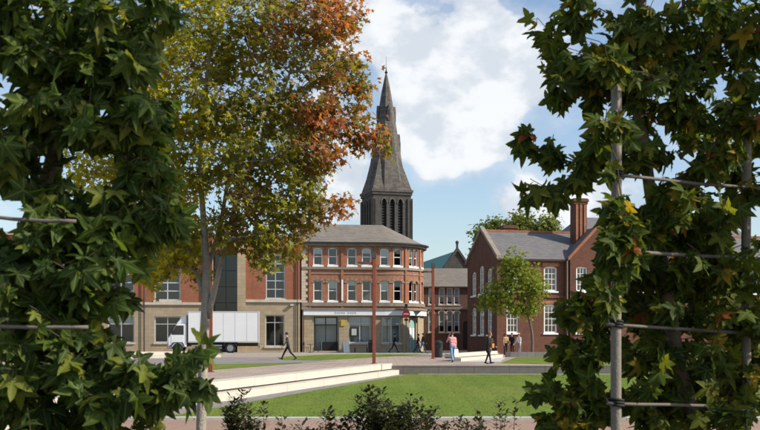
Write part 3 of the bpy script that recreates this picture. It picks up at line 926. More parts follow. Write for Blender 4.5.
course('string_course', 7.72, 7.95, 0.13, 'cornice')
course('string_course', 4.30, 4.62, 0.14, 'cornice')
course('eaves_cornice', 9.92, 10.18, 0.30, 'cornice')
course('frieze', 7.28, 7.40, 0.05, 'cornice')
fa = course('fascia', 3.44, 3.90, 0.30, 'fascia', 0.12, sT + ARC + 2.0)
course('fascia_cornice', 3.92, 4.10, 0.38, 'cornice')
lt = MB()
x = 3.05
for wd in (0.16, 0.12, 0.15, 0.14, 0.10, 0.0, 0.17, 0.13, 0.15, 0.12):
    if wd:
        lt.mbox(mB, x, x + wd * 0.3, -0.32, -0.301, 3.56, 3.78).mbox(mB, x, x + wd, -0.321, -0.302, 3.64, 3.70)
    x += wd + 0.07 if wd else 0.2
lt.build('lettering', M['fascia_letter'], fa)
# stone quoins at the left end
q = MB()
for k in range(21):
    z = 3.95 + k * 0.285
    q.box(-0.06 if k else -0.06, 0.34 if k % 2 else 0.55, -0.055, -0.002, z, z + 0.27)
q.build('quoins', M['pale_stone'], B)
# roof: slate slope following the front and wrapping the corner
def roof_loft(d0, z0, d1, z1, mb):
    ss = [0.0, sT] + brk[1:] + [SE]
    for i in range(len(ss) - 1):
        a, b = ss[i], ss[i + 1]
        mb.add([mB(a, d0, z0), mB(b, d0, z0), mB(b, d1, z1), mB(a, d1, z1)], [(0, 1, 2, 3)])


rf = MB()
roof_loft(-0.42, 10.15, 4.0, 12.35, rf)
rf.add([(0, 4.0, 12.35), (sT + 0.2, 4.0, 12.35), (sT + 0.2, 13.2, 12.35), (0, 13.2, 12.35)], [(0, 1, 2, 3)])
rf.add([(0, -0.42, 10.15), (0, 4.0, 12.35), (0, 12, 12.35), (0, 12, 10.15)], [(0, 1, 2, 3)])
ro = rf.build('roof', M['slate_bank'], B)
gt = MB()
for i in range(15):
    a, b = ([0.0, sT] + brk[1:])[i:i + 2]
    gt.mbox(mB, a, b, -0.52, -0.40, 10.10, 10.24)
gt.build('gutter', M['black_metal'], ro)
MB().box(-0.12, 0.06, -0.45, 4.1, 10.2, 10.2).build('verge', M['lead'], ro) if False else None
# shop windows
sw = window(B, mB, SHOP[0][0], SHOP[0][1], 0.12, 3.30, 2, 2, 0.10, 0.09, 0.28, 'dark_frame', 'glass', meet=[0.22, 2.55, 3.2], name='shop_window')
MB().mbox(mB, SHOP[0][0] + 0.05, SHOP[0][1] - 0.05, 0.29, 0.31, 2.5, 3.25).build('blind', M['blind'], sw)
for a, b in SHOP[1:]:
    sw = window(B, mB, a, b, 0.85, 3.30, 2, 2, 0.09, 0.09, 0.28, 'alu', 'glass', 'pale_stone', 0.14, meet=[0.94, 2.65, 3.21], name='shop_window')
    MB().mbox(mB, a + 0.05, b - 0.05, 0.29, 0.31, 2.45, 3.25).build('blind', M['blind'], sw)
window(B, mB, 14.5, 16.5, 0.85, 3.30, 2, 1, 0.09, 0.09, 0.28, 'dark_frame', 'glass', 'pale_stone', name='shop_window')
pf = MB().mbox(mB, 4.42, 5.28, 0.02, 0.08, 1.42, 2.32).build('poster_frame', M['dark_frame'], B)
MB().mbox(mB, 4.62, 5.08, -0.002, 0.016, 1.58, 2.18).build('poster', M['poster'], pf)
MB().mbox(mB, 3.62, 3.98, -0.16, -0.103, 2.45, 3.0).build('yellow_sign', M['yellow'], B)
dr = MB().mbox(mB, 10.36, 11.26, 0.16, 0.24, 0.1, 3.2).build('door', M['door_green'], B)
for z0, z1 in ((0.35, 1.15), (1.3, 2.25)):
    for a, b in ((10.46, 10.76), (10.86, 11.16)):
        MB().mbox(mB, a, b, 0.13, 0.158, z0, z1).build('door_panel', M['white_paint'] if z0 > 1 else M['door_green'], dr)
hood(B, mB, 10.32, 11.30, 3.27, 0.47, 0.14, 0.08, ('black_metal',), 9, 'door_arch')
for a, b in ((0.12, 1.0), (3.38, 4.3), (6.5, 7.38), (9.42, 10.22), (11.4, 11.9)):
    MB().mbox(mB, a + 0.06, b - 0.06, -0.09, -0.003, 0.0, 3.42).build('stone_pier', M['sandstone'], B)
MB().box(0.3, sT + 1.5, 1.2, 1.35, 0.0, 3.87).build('shop_back_wall', M['shop_room'], B)
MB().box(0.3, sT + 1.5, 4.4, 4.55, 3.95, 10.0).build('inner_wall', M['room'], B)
MB().box(0.1, sT + RB - 0.6, 0.6, 11.8, 3.88, 3.94).build('upper_floor', M['room'], B)

# ------------------------------------------------------------------ low dark brown brick building between
D = thing('old_hall', 'low dark brown brick building with rows of pale windows between corner and gabled buildings', 'building', (1.6, 106.0, 0), R(3))
EZ = 6.75
pxs = [(428.5, 434), (439, 444.8), (446.8, 452.8), (454, 459.6)]
wx = []
for a, b in pxs:
    wx.append(((a - 380) / F * 106.3 - 1.6, (b - 380) / F * 106.3 - 1.6))
wx += [(7.45 + 1.05 * k, 7.45 + 1.05 * k + 0.6) for k in range(2, 6)]
ops = [(a, b, 4.85, 6.62, 0.0) for a, b in wx] + [(a, b, 1.9, 4.15, 0.28) for a, b in wx[:4] + wx[5:]] + [(7.25, 8.1, 0.1, 3.1, 0.35)]
w = MB()
wall_grid(w, flat, 0, 14, 0, EZ, ops, 0.2)
w.add([(0, 0, 0), (0, 9, 0), (0, 9, EZ), (0, 0, EZ)], [(0, 1, 2, 3)]); w.add([(0, 9, 0), (14, 9, 0), (14, 9, EZ), (0, 9, EZ)], [(0, 1, 2, 3)])
w.add([(14, 0, 0), (14, 9, 0), (14, 9, EZ), (14, 0, EZ)], [(0, 1, 2, 3)])
w.build('wall', M['brick_brown'], D)
for i, (a, b) in enumerate(wx):
    window(D, flat, a, b, 4.85, 6.62, 1, 2, 0.09, 0.06, 0.2, 'white_paint', 'glass', 'pale_stone', 0.12, blind=0.85)
    if i != 4:
        window(D, flat, a, b, 1.9, 4.15, 1, 2, 0.09, 0.06, 0.2, 'white_paint', 'glass', 'pale_stone', 0.12, blind=0.7)
        hood(D, flat, a, b, 4.17, 0.30, 0.14, 0.05, ('pale_stone',), 7)
MB().box(7.27, 8.08, 0.12, 0.18, 0.1, 3.1).build('door', M['door_dark'], D)
MB().box(-0.05, 14.05, -0.13, -0.003, 4.32, 4.62).build('string_course', M['cornice'], D)
MB().box(-0.05, 14.05, -0.28, -0.003, EZ - 0.12, EZ + 0.02).build('eaves_board', M['cornice'], D)
MB().add([(-0.1, -0.35, EZ), (14.1, -0.35, EZ), (14.1, 4.5, 9.0), (-0.1, 4.5, 9.0), (14.1, 9.3, EZ), (-0.1, 9.3, EZ)], [(0, 1, 2, 3), (3, 2, 4, 5)]).build('roof', M['slate_bank'], D)
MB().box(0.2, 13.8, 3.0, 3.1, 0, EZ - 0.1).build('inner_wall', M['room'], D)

# ------------------------------------------------------------------ church hall with green copper roof
H = thing('church_hall', 'dark stone gable with finial and green copper roof behind the low building', 'building', (11.6, 150, 0), math.atan2(3.5, 20))
hw, ez, rz_ = 4.6, 8.0, 14.3
MB().add([(-hw, 0, 0), (hw, 0, 0), (hw, 0, ez), (0, 0, rz_), (-hw, 0, ez), (-hw, 26, 0), (hw, 26, 0), (hw, 26, ez), (0, 26, rz_), (-hw, 26, ez)],
         [(0, 1, 2, 3, 4), (5, 9, 8, 7, 6), (0, 4, 9, 5), (1, 6, 7, 2)]).build('wall', M['dark_stone'], H)
MB().add([(-hw - 0.5, 0.5, ez - 0.65), (0, 0.5, rz_ + 0.04), (hw + 0.5, 0.5, ez - 0.65), (-hw - 0.5, 26.2, ez - 0.65), (0, 26.2, rz_ + 0.04), (hw + 0.5, 26.2, ez - 0.65)],
         [(0, 3, 4, 1), (1, 4, 5, 2)]).build('roof', M['copper'], H)
for sg in (-1, 1):
    MB().hexa([(sg * (hw + 0.3), -0.25, ez - 0.5), (0, -0.25, rz_ - 0.05), (0, 0.55, rz_ - 0.05), (sg * (hw + 0.3), 0.55, ez - 0.5),
               (sg * (hw + 0.3), -0.25, ez), (0, -0.25, rz_ + 0.5), (0, 0.55, rz_ + 0.5), (sg * (hw + 0.3), 0.55, ez)]).build('gable_coping', M['dark_stone'], H)
fn = MB().box(-0.14, 0.14, 0.0, 0.28, rz_ + 0.3, rz_ + 1.2).ball((0, 0.14, rz_ + 1.25), 0.28, 8, 5)
fn.build('finial', M['dark_stone'], H)
w_ = MB()
for k in range(3):
    w_.box(-1.6 + k * 1.2, -0.8 + k * 1.2, -0.05, 0.03, 8.0, 11.0)
w_.build('lancet_window', M['louvre'], H)

# ------------------------------------------------------------------ church tower and spire
th = R(17.6)
SZ = 9.6
near = P(373.3, HOR, 240)
T = thing('church_tower', 'tall blackened stone church tower with broach spire behind the corner building', 'tower', (near.x, near.y, 0), th)
CZ = 36.3
mF = flat                                                   # right-hand face: local y = 0
mL = lambda s, d, z: (d, SZ - s, z)                        # left-hand face: local x = 0
lan = [(2.15, 3.35), (4.2, 5.4), (6.25, 7.45)]
w = MB()
for mp in (mF, mL):
    wall_grid(w, mp, 0, SZ, 0, CZ, [(a, b, 24.0, 34.6, 1.1) for a, b in lan], 0.7)
w.add([(SZ, 0, 0), (SZ, SZ, 0), (SZ, SZ, CZ), (SZ, 0, CZ)], [(0, 1, 2, 3)]); w.add([(0, SZ, 0), (SZ, SZ, 0), (SZ, SZ, CZ), (0, SZ, CZ)], [(0, 3, 2, 1)])
w.build('wall', M['dark_stone'], T)
for mp in (mF, mL):
    for a, b in lan:
        lv = MB()
        for k in range(16):
            z = 24.1 + k * 0.66
            lv.hexa([mp(a, 0.35, z), mp(b, 0.35, z), mp(b, 0.68, z + 0.5), mp(a, 0.68, z + 0.5), mp(a, 0.35, z + 0.08), mp(b, 0.35, z + 0.08), mp(b, 0.68, z + 0.58), mp(a, 0.68, z + 0.58)])
        lv.mbox(mp, a - 0.1, b + 0.1, 0.72, 0.8, 24, 34.6)
        lv.build('belfry_louvre', M['louvre'], T)
        hood(T, mp, a, b, 34.62, 1.12, 0.3, 0.14, ('spire_stone',), 9, 'hood_mould')
for cx, cy in ((0, 0), (SZ, 0), (0, SZ), (SZ, SZ)):
    for dx, dy in ((0.95, 0.5), (0.5, 0.95)):
        ox, oy = (-0.32 if cx == 0 else 0.32), (-0.32 if cy == 0 else 0.32)
        bt = MB()
        x0, x1 = (cx + min(0, ox), cx + dx) if cx == 0 else (cx - dx, cx + max(0, ox))
        y0, y1 = (cy + min(0, oy), cy + dy) if cy == 0 else (cy - dy, cy + max(0, oy))
        bt.box(x0 - (0.006 if dx > dy else 0), x1, y0, y1, 0, 34.8 if dx > dy else 34.4)
        bt.build('buttress', M['dark_stone'], T)
MB().box(-0.45, SZ + 0.45, -0.45, SZ + 0.45, CZ, CZ + 0.55).build('cornice', M['spire_stone'], T)
MB().box(-0.25, SZ + 0.25, -0.25, SZ + 0.25, 35.6, CZ - 0.003).build('corbel_table', M['dark_stone'], T)
cx = cy = SZ / 2
sp = MB()
apex = 66.0
zb = CZ + 0.55
def octr(z):
    pts = [(zb, 4.95), (40.0, 4.55), (43.5, 3.72), (47, 3.15), (52, 2.45), (57, 1.72), (61.4, 1.08), (64.5, 0.5), (apex, 0.16)]
    for (a, ra), (b, rb) in zip(pts, pts[1:]):
        if z <= b:
            return ra + (rb - ra) * (z - a) / (b - a)
    return 0.16
zs = [zb, 38, 40, 41.7, 43.5, 47, 52, 57, 61.4, 64.5, apex]
rings = []
for z in zs:
    r = octr(z) / math.cos(math.pi / 8)
    rings.append([(cx + r * math.cos(math.pi / 8 + k * math.pi / 4), cy + r * math.sin(math.pi / 8 + k * math.pi / 4), z) for k in range(8)])
for a, b in zip(rings, rings[1:]):
    for k in range(8):
        sp.add([a[k], a[(k + 1) % 8], b[(k + 1) % 8], b[k]], [(0, 1, 2, 3)])
sp.add(rings[-1], [tuple(range(8))])
spire = sp.build('spire', M['spire_stone'], T)
for sx in (-1, 1):
    for sy in (-1, 1):
        k = 4.95
        zt = 46.0
        rt = octr(zt) * 0.96
        e = k * math.tan(math.pi / 8)
        MB().add([(cx + sx * k, cy + sy * k, zb), (cx + sx * e * 0.9, cy + sy * k, zb), (cx + sx * k, cy + sy * e * 0.9, zb), (cx + sx * rt * 0.72, cy + sy * rt * 0.72, zt), (cx + sx * 2.2, cy + sy * 2.2, zb)],
                 [(0, 1, 3), (0, 3, 2), (1, 4, 3), (2, 3, 4), (0, 2, 4, 1)]).build('broach', M['spire_stone'], spire)
def lucarne(nx, ny, z, w, h, out):
    r = octr(z)
    t = (-ny, nx)
    def q(a, o, zz):
        return (cx + nx * (r + o) + t[0] * a, cy + ny * (r + o) + t[1] * a, zz)
    m = MB().add([q(-w, out, z), q(w, out, z), q(w, out, z + h), q(0, out, z + h * 1.65), q(-w, out, z + h), q(-w, -1.6, z), q(w, -1.6, z), q(w, -1.6, z + h), q(0, -1.6, z + h * 1.65), q(-w, -1.6, z + h)],
                 [(0, 1, 2, 3, 4), (0, 4, 9, 5), (1, 6, 7, 2), (4, 3, 8, 9), (3, 2, 7, 8), (0, 5, 6, 1)])
    o = m.build('lucarne', M['spire_stone'], spire)
    MB().add([q(-w * 0.55, out + 0.05, z + 0.3), q(w * 0.55, out + 0.05, z + 0.3), q(w * 0.55, out + 0.05, z + h * 0.9), q(0, out + 0.05, z + h * 1.3), q(-w * 0.55, out + 0.05, z + h * 0.9)], [(0, 1, 2, 3, 4)]).build('louvre', M['louvre'], o)
for nx, ny in ((0, -1), (-1, 0), (1, 0), (0, 1)):
    lucarne(nx, ny, 45.2, 0.62, 3.7, 0.10)
    lucarne(nx, ny, 54.2, 0.36, 2.3, 0.28)
fn = MB().lathe([(0.16, 66.0), (0.42, 66.3), (0.16, 66.7), (0.10, 67.2), (0.05, 67.5), (0.035, 70.2)], (cx, cy, 0), 8)
fn.build('finial', M['louvre'], spire)

# ------------------------------------------------------------------ old brick building on the right
E = thing('gabled_brick_building', 'old dark red brick building with slate roof, tall chimney and white sash windows', 'building', (9.83, 84.0, 0), R(13))
EE, RZ, DP = 8.1, 10.75, 8.0
mG = lambda s, d, z: (d, DP - s, z)
gx = [(1.25, 2.5), (3.35, 4.65), (5.5, 6.75)]
gops = [(gx[0][0], gx[0][1], 5.1, 7.25, 0.2), (gx[1][0], gx[1][1], 5.2, 7.65, 0.2), (gx[2][0], gx[2][1], 5.1, 7.3, 0.2)] + [(a, b, 1.6, 4.05, 0.2) for a, b in gx]
fx = [(0.85, 1.9), (4.2, 5.4)]
wing = [(6.95, 8.0), (9.6, 10.7)]
rest = [(13.2 + 2.6 * k, 14.4 + 2.6 * k) for k in range(6)]
fops = [(a, b, 5.3, 7.4, 0.12) for a, b in fx + rest] + [(a, b, 1.75, 4.2, 0.12) for a, b in fx + rest]
wops = [(a, b, 5.3, 7.4, 0.12) for a, b in wing] + [(a, b, 1.75, 4.2, 0.12) for a, b in wing]
w = MB()
wall_grid(w, mG, 0, DP, 0, EE, gops, 0.18)
w.add([(0, DP, EE), (0, 0, EE), (0, DP / 2, RZ + 0.15)], [(0, 1, 2)])
wall_grid(w, flat, 0, 6.4, 0, EE, [o for o in fops if o[1] < 6.4], 0.18)
wall_grid(w, flat, 11.8, 30, 0, EE, [o for o in fops if o[0] > 11.8], 0.18)
w.add([(0, DP, 0), (30, DP, 0), (30, DP, EE), (0, DP, EE)], [(0, 3, 2, 1)]); w.add([(30, 0, 0), (30, DP, 0), (30, DP, EE), (30, DP / 2, RZ), (30, 0, EE)], [(0, 1, 2, 3, 4)])
w.build('wall', M['brick_old'], E)
mW = lambda s, d, z: (s, d - 0.45, z)
w = MB()
wall_grid(w, mW, 6.4, 11.8, 0, EE, wops, 0.18)
w.add([(6.4, -0.45, EE), (11.8, -0.45, EE), (9.1, -0.45, 10.95)], [(0, 1, 2)])
w.add([(6.4, -0.45, 0), (6.4, 0, 0), (6.4, 0, EE), (6.4, -0.45, EE)], [(0, 3, 2, 1)]); w.add([(11.8, -0.45, 0), (11.8, 0, 0), (11.8, 0, EE), (11.8, -0.45, EE)], [(0, 1, 2, 3)])
w.build('wing_wall', M['brick_old'], E)
for i, (a, b, c, e, ar) in enumerate(gops):
    window(E, mG, a, b, c, e, 2, 4, 0.13, 0.05, 0.18, 'white_paint', 'glass', 'white_paint', 0.12, blind=0.9)
for i, (a, b, c, e, ar) in enumerate(fops):
    vis = a < 8
    window(E, flat, a, b, c, e, 3, 4, 0.13, 0.04, 0.18, 'white_paint', 'glass', 'white_paint', 0.12, panes=vis, blind=0.0 if i % 3 else 0.2)
for a, b, c, e, ar in wops:
    window(E, mW, a, b, c, e, 3, 4, 0.13, 0.04, 0.18, 'white_paint', 'glass', 'white_paint', 0.12)
for a, b in fx:
    for z in (7.42, 4.22):
        MB().box(a - 0.15, b + 0.15, -0.05, -0.003, z, z + 0.28).build('brick_lintel', M['brick_bank'], E)
MB().box(-0.06, 6.34, -0.10, -0.003, 4.75, 4.95).build('string_course', M['brick_old'], E)
MB().box(6.06, 6.34, -0.30, -0.003, 0, 8.0).build('brick_pier', M['brick_old'], E)
MB().box(6.30, 6.95, -0.62, -0.454, 0, 7.9).build('brick_pier', M['brick_old'], E) if False else None
MB().tube([(6.16, -0.36, 0.05), (6.16, -0.36, 7.9)], 0.06, 6).build('downpipe', M['cornice'], E)
MB().box(0.0, 6.38, -0.22, -0.003, EE - 0.22, EE - 0.02).build('eaves_board', M['cornice'], E)
rf = MB()
rf.add([(0.12, -0.4, EE - 0.1), (30.2, -0.4, EE - 0.1), (30.2, DP / 2, RZ), (0.12, DP / 2, RZ), (30.2, DP + 0.4, EE - 0.1), (0.12, DP + 0.4, EE - 0.1)], [(0, 1, 2, 3), (3, 2, 4, 5)])
ro = rf.build('roof', M['slate'], E)
MB().box(0.12, 30, DP / 2 - 0.12, DP / 2 + 0.12, RZ - 0.05, RZ + 0.12).build('ridge_tile', M['brick_bank'], ro)
wr = MB()
wr.add([(6.15, -0.4, EE - 0.15), (9.1, -0.4, 10.9), (12.05, -0.4, EE - 0.15), (6.15, 4.6, EE - 0.15), (9.1, 4.6, 10.9), (12.05, 4.6, EE - 0.15)], [(0, 1, 4, 3), (1, 2, 5, 4)])
wr.build('wing_roof', M['slate'], E)
for sg in (0, 1):
    x0, x1 = (6.2, 9.1) if sg == 0 else (12.0, 9.1)
    MB().hexa([(x0, -0.58, EE - 0.2), (x1, -0.58, 10.9), (x1, -0.2, 10.9), (x0, -0.2, EE - 0.2), (x0, -0.58, EE + 0.12), (x1, -0.58, 11.22), (x1, -0.2, 11.22), (x0, -0.2, EE + 0.12)]).build('gable_coping', M['brick_bank'], E)
for y0, y1 in ((-0.3, DP / 2), (DP + 0.3, DP / 2)):
    MB().hexa([(-0.14, y0, EE - 0.1), (0.26, y0, EE - 0.1), (0.26, y1, RZ + 0.05), (-0.14, y1, RZ + 0.05), (-0.14, y0, EE + 0.18), (0.26, y0, EE + 0.18), (0.26, y1, RZ + 0.33), (-0.14, y1, RZ + 0.33)]).build('gable_coping', M['cornice'], E)
# tall chimney
def chimney(x, y, wx_, wy, z0, z1, pots):
    c = MB().box(x - wx_ / 2, x + wx_ / 2, y - wy / 2, y + wy / 2, z0, z1 - 0.5)
    c.box(x - wx_ / 2 - 0.07, x + wx_ / 2 + 0.07, y - wy / 2 - 0.07, y + wy / 2 + 0.07, z1 - 0.52, z1 - 0.32)
    c.box(x - wx_ / 2 - 0.14, x + wx_ / 2 + 0.14, y - wy / 2 - 0.14, y + wy / 2 + 0.14, z1 - 0.30, z1 - 0.08)
    c.box(x - wx_ / 2 - 0.07, x + wx_ / 2 + 0.07, y - wy / 2 - 0.07, y + wy / 2 + 0.07, z1 - 0.10, z1)
    o = c.build('chimney', M['brick_old'], ro)
    for k in range(3):
        xx = x - wx_ / 2 + (k + 0.5) * wx_ / 3
        MB().box(xx - 0.09, xx + 0.09, y - wy / 2 - 0.06, y - wy / 2 - 0.003, z0 + 0.2, z1 - 0.55).build('chimney_rib', M['brick_bank'], o)
    for k in range(pots):
        xx = x - wx_ / 2 + (k + 0.5) * wx_ / pots
        MB().lathe([(0.14, z1), (0.11, z1 + 0.28), (0.14, z1 + 0.3), (0.14, z1 + 0.34)], (xx, y, 0), 8).build('chimney_pot', M['brick_bank'], o) if pots else None
Ei = Matrix.Rotation(-R(13), 4, 'Z')
pc = Ei @ (P(578.5, HOR, 88.0) - Vector((9.83, 84, 0)))
chimney(pc.x, pc.y, 1.15, 0.95, 9.2, 13.55, 0)
pc = Ei @ (P(508.5, HOR, 91.0) - Vector((9.83, 84, 0)))
chimney(pc.x, pc.y, 1.1, 0.8, 8.6, 11.55, 0)
rb = MB().box(11, 30, 9, 18, 0, 10.2)
rb.build('rear_wall', M['brick_old'], E)
MB().add([(10.6, 8.6, 10.2), (30.4, 8.6, 10.2), (30.4, 18.4, 10.2), (10.6, 18.4, 10.2), (13.5, 13.5, 13.4), (30.4, 13.5, 13.4)], [(0, 1, 5, 4), (2, 3, 4, 5), (3, 0, 4), (1, 2, 5)]).build('rear_roof', M['slate'], E)
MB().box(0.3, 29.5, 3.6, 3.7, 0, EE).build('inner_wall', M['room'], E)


# ------------------------------------------------------------------ white box truck, facing left
tp = P(231, HOR, 86.5)
TR = thing('box_truck', 'white box truck parked before the orange brick building', 'truck', (tp.x, 86.0, 0.005), R(5))
# local x to the right (rear), the cab at negative x; local y away from the viewer; rear axle at x = 0
y0, y1 = 0.0, 2.3
MB().box(-3.55, 2.42, y0, y1, 0.98, 3.62).build('box_body', M['van_white'], TR, bevel=0.03)
for a in (-3.57, 2.38):
    MB().box(a, a + 0.06, y0 - 0.015, y1 + 0.015, 0.96, 3.645).build('box_edge', M['alu'], TR)
MB().box(-3.5, 2.4, y0 - 0.014, y0 - 0.002, 0.97, 1.06).build('side_rail', M['alu'], TR)
MB().box(-3.5, 2.4, y0 - 0.014, y0 - 0.002, 3.54, 3.63).build('side_rail', M['alu'], TR)
for k in range(1, 6):
    xx = -3.55 + k * 0.995
    MB().box(xx - 0.012, xx + 0.012, y0 - 0.008, y0 - 0.001, 1.07, 3.53).build('panel_seam', M['alu'], TR)
MB().box(-5.375, -5.365, 0.9, 1.4, 0.5, 0.62).build('number_plate', M['sign_white'], TR)
MB().box(-4.6, 2.35, 0.55, 0.75, 0.62, 0.9).box(-4.6, 2.35, 1.5, 1.7, 0.62, 0.9).build('chassis', M['black_metal'], TR)
cab = MB().slabxz([(-5.25, 0.55), (-3.72, 0.55), (-3.72, 2.55), (-4.55, 2.55), (-5.08, 1.62), (-5.28, 1.35)], y0 + 0.08, y1 - 0.08).build('cab', M['van_white'], TR, bevel=0.05)
MB().slabxz([(-4.98, 1.70), (-4.60, 2.40), (-3.95, 2.40), (-3.95, 1.62), (-4.9, 1.62)], y0 + 0.06, y0 + 0.079).build('side_window', M['car_glass'], cab)
MB().slabxz([(-5.0, 1.7), (-4.92, 1.7), (-4.52, 2.46), (-4.60, 2.46)], y0 + 0.2, y1 - 0.2).build('windscreen', M['car_glass'], cab)
MB().slabxz([(-5.0, 1.5), (-4.0, 1.5), (-4.0, 0.75), (-5.0, 0.75)][::-1], y0 + 0.06, y0 + 0.078).build('door', M['van_white'], cab)
MB().slabxz([(-4.6, 2.56), (-3.72, 2.56), (-3.72, 3.35), (-3.95, 3.3)], y0 + 0.2, y1 - 0.2).build('roof_fairing', M['van_white'], TR, bevel=0.06)
MB().box(-5.36, -5.0, y0 + 0.06, y1 - 0.06, 0.42, 0.72).build('bumper', M['van_grey'], TR, bevel=0.04)
for yy in (y0 + 0.25, y1 - 0.55):
    MB().box(-5.375, -5.2, yy, yy + 0.3, 0.78, 0.96).build('headlight', M['head_lens'], TR)
for yy in (y0 - 0.18, y1 + 0.02):
    MB().box(-4.95, -4.85, yy, yy + 0.16, 1.75, 2.2).box(-4.92, -4.88, yy + 0.05, yy + 0.2, 1.62, 1.75).build('wing_mirror', M['black_metal'], TR)
MB().box(-3.0, -1.0, y0 + 0.12, y0 + 0.5, 0.45, 0.85).build('fuel_tank', M['black_metal'], TR, bevel=0.04)
MB().box(-3.3, -0.7, y0 + 0.03, y0 + 0.06, 0.62, 0.74).box(-3.3, -0.7, y0 + 0.03, y0 + 0.06, 0.42, 0.52).build('side_guard', M['van_grey'], TR)
MB().box(2.3, 2.44, y0 + 0.15, y1 - 0.15, 0.5, 0.66).build('rear_bumper', M['van_grey'], TR)
MB().box(2.44, 2.9, y0 + 0.1, y1 - 0.1, 0.78, 0.86).build('tail_lift', M['van_grey'], TR)
for yy in (y0 + 0.2, y1 - 0.5):
    MB().box(2.442, 2.46, yy, yy + 0.3, 0.54, 0.64).build('tail_light', M['red_lens'], TR)
for xx in (-4.45, 0.0):
    for yy in (y0 + 0.02, y1 - 0.32):
        t = MB().lathe([(0.30, 0), (0.42, 0.02), (0.45, 0.08), (0.45, 0.24), (0.42, 0.30), (0.30, 0.30)], (xx, yy, 0.45), 20, 'y').build('wheel', M['tyre'], TR, smooth=False)
        MB().lathe([(0.10, -0.015), (0.27, -0.01), (0.29, 0.03), (0.29, 0.30)], (xx, yy, 0.45), 16, 'y').build('rim', M['steel'], t)
    MB().slabxz([(xx - 0.58, 0.62), (xx - 0.5, 0.62), (xx - 0.36, 0.90), (xx + 0.36, 0.90), (xx + 0.5, 0.62), (xx + 0.58, 0.62), (xx + 0.42, 0.96), (xx - 0.42, 0.96)], y0 + 0.0, y0 + 0.4).build('mudguard', M['black_metal'], TR)


# ------------------------------------------------------------------ rust-red lamp columns
def column(px, py, hgt, label, arm=0.75):
    x_, d = G(px, py)
    t = thing('lamp_column', label, 'lamp', (x_, d, 0.0), R(6), 'rust red lamp columns on the plaza')
    MB().box(-0.16, 0.16, -0.16, 0.16, 0.0, 0.03).build('base_plate', M['corten'], t)
    MB().box(-0.085, 0.085, -0.085, 0.085, 0.03, hgt).build('column', M['corten'], t, bevel=0.008)
    MB().box(-0.115, 0.115, -0.115, 0.115, hgt - 0.02, hgt + 0.30).build('column_head', M['lamp_head'], t)
    a = MB().box(-arm, -0.086, -0.05, 0.05, hgt - 0.34, hgt - 0.24).build('arm', M['corten'], t)
    h = MB().hexa([(-arm - 0.12, -0.12, hgt - 0.30), (-arm + 0.22, -0.12, hgt - 0.36), (-arm + 0.22, 0.12, hgt - 0.36), (-arm - 0.12, 0.12, hgt - 0.30),
                   (-arm - 0.12, -0.12, hgt - 0.22), (-arm + 0.22, -0.12, hgt - 0.22), (-arm + 0.22, 0.12, hgt - 0.22), (-arm - 0.12, 0.12, hgt - 0.22)]).build('lamp', M['lamp_head'], t)
    MB().box(-arm - 0.08, -arm + 0.18, -0.09, 0.09, hgt - 0.385, hgt - 0.362).build('diffuser', M['diffuser'], h)
    MB().box(-0.05, 0.05, -0.089, -0.0855, 0.5, 0.85).build('service_door', M['corten'], t)
    return t


column(374, 363.6, 5.75, 'rust red lamp column in the middle, before the corner shop building')
column(433, 358.6, 6.05, 'rust red lamp column right of the curved brick corner', 0.55)
column(210.5, 372.0, 5.75, 'rust red lamp column seen right beside the pale tree trunk')

# ------------------------------------------------------------------ no-entry sign
x_, d = (406.2 - 380) / F * 89.0, 89.0
t = thing('no_entry_sign', 'red round no entry sign on a brown post before the curved shop corner', 'sign', (x_, d, 0.01))
MB().tube([(0, 0, 0), (0, 0, 4.0)], 0.055, 8).build('post', M['cornice'], t)
dsk = MB().lathe([(0.34, -0.09), (0.35, -0.08), (0.35, -0.06)], (0, 0, 3.45), 20, 'y').build('disc', M['sign_red'], t)
MB().box(-0.24, 0.24, -0.10, -0.091, 3.40, 3.51).build('bar', M['sign_white'], dsk)
MB().box(-0.17, 0.17, -0.09, -0.06, 2.85, 3.03).build('plate', M['black_metal'], t)
MB().box(-0.12, 0.12, -0.12, 0.12, 4.0, 4.35).build('lantern', M['black_metal'], t)


# ------------------------------------------------------------------ street furniture by the shop
def cafe_chair(px, d, rz, label, mat='black_metal'):
    x_ = (px - 380) / F * d
    t = thing('chair', label, 'chair', (x_, d, 0.013), rz, 'chairs outside the shop')
    MB().box(-0.22, 0.22, -0.22, 0.22, 0.44, 0.47).build('seat', M[mat], t)
    MB().box(-0.22, 0.22, 0.19, 0.22, 0.62, 0.92).build('backrest', M[mat], t)
    for sx in (-1, 1):
        for sy in (-1, 1):
            MB().tube([(sx * 0.2, sy * 0.2, 0.44 if sy < 0 else 0.92), (sx * 0.23, sy * 0.24, 0.0)], 0.018, 5).build('leg', M[mat], t)
    return t


def cafe_table(px, d, label):
    x_ = (px - 380) / F * d
    t = thing('table', label, 'table', (x_, d, 0.013))
    MB().lathe([(0.33, 0.72), (0.34, 0.73), (0.34, 0.75)], (0, 0, 0), 14).build('tabletop', M['black_metal'], t)
    MB().lathe([(0.22, 0.0), (0.2, 0.03), (0.03, 0.06), (0.03, 0.72)], (0, 0, 0), 10).build('pedestal', M['black_metal'], t)


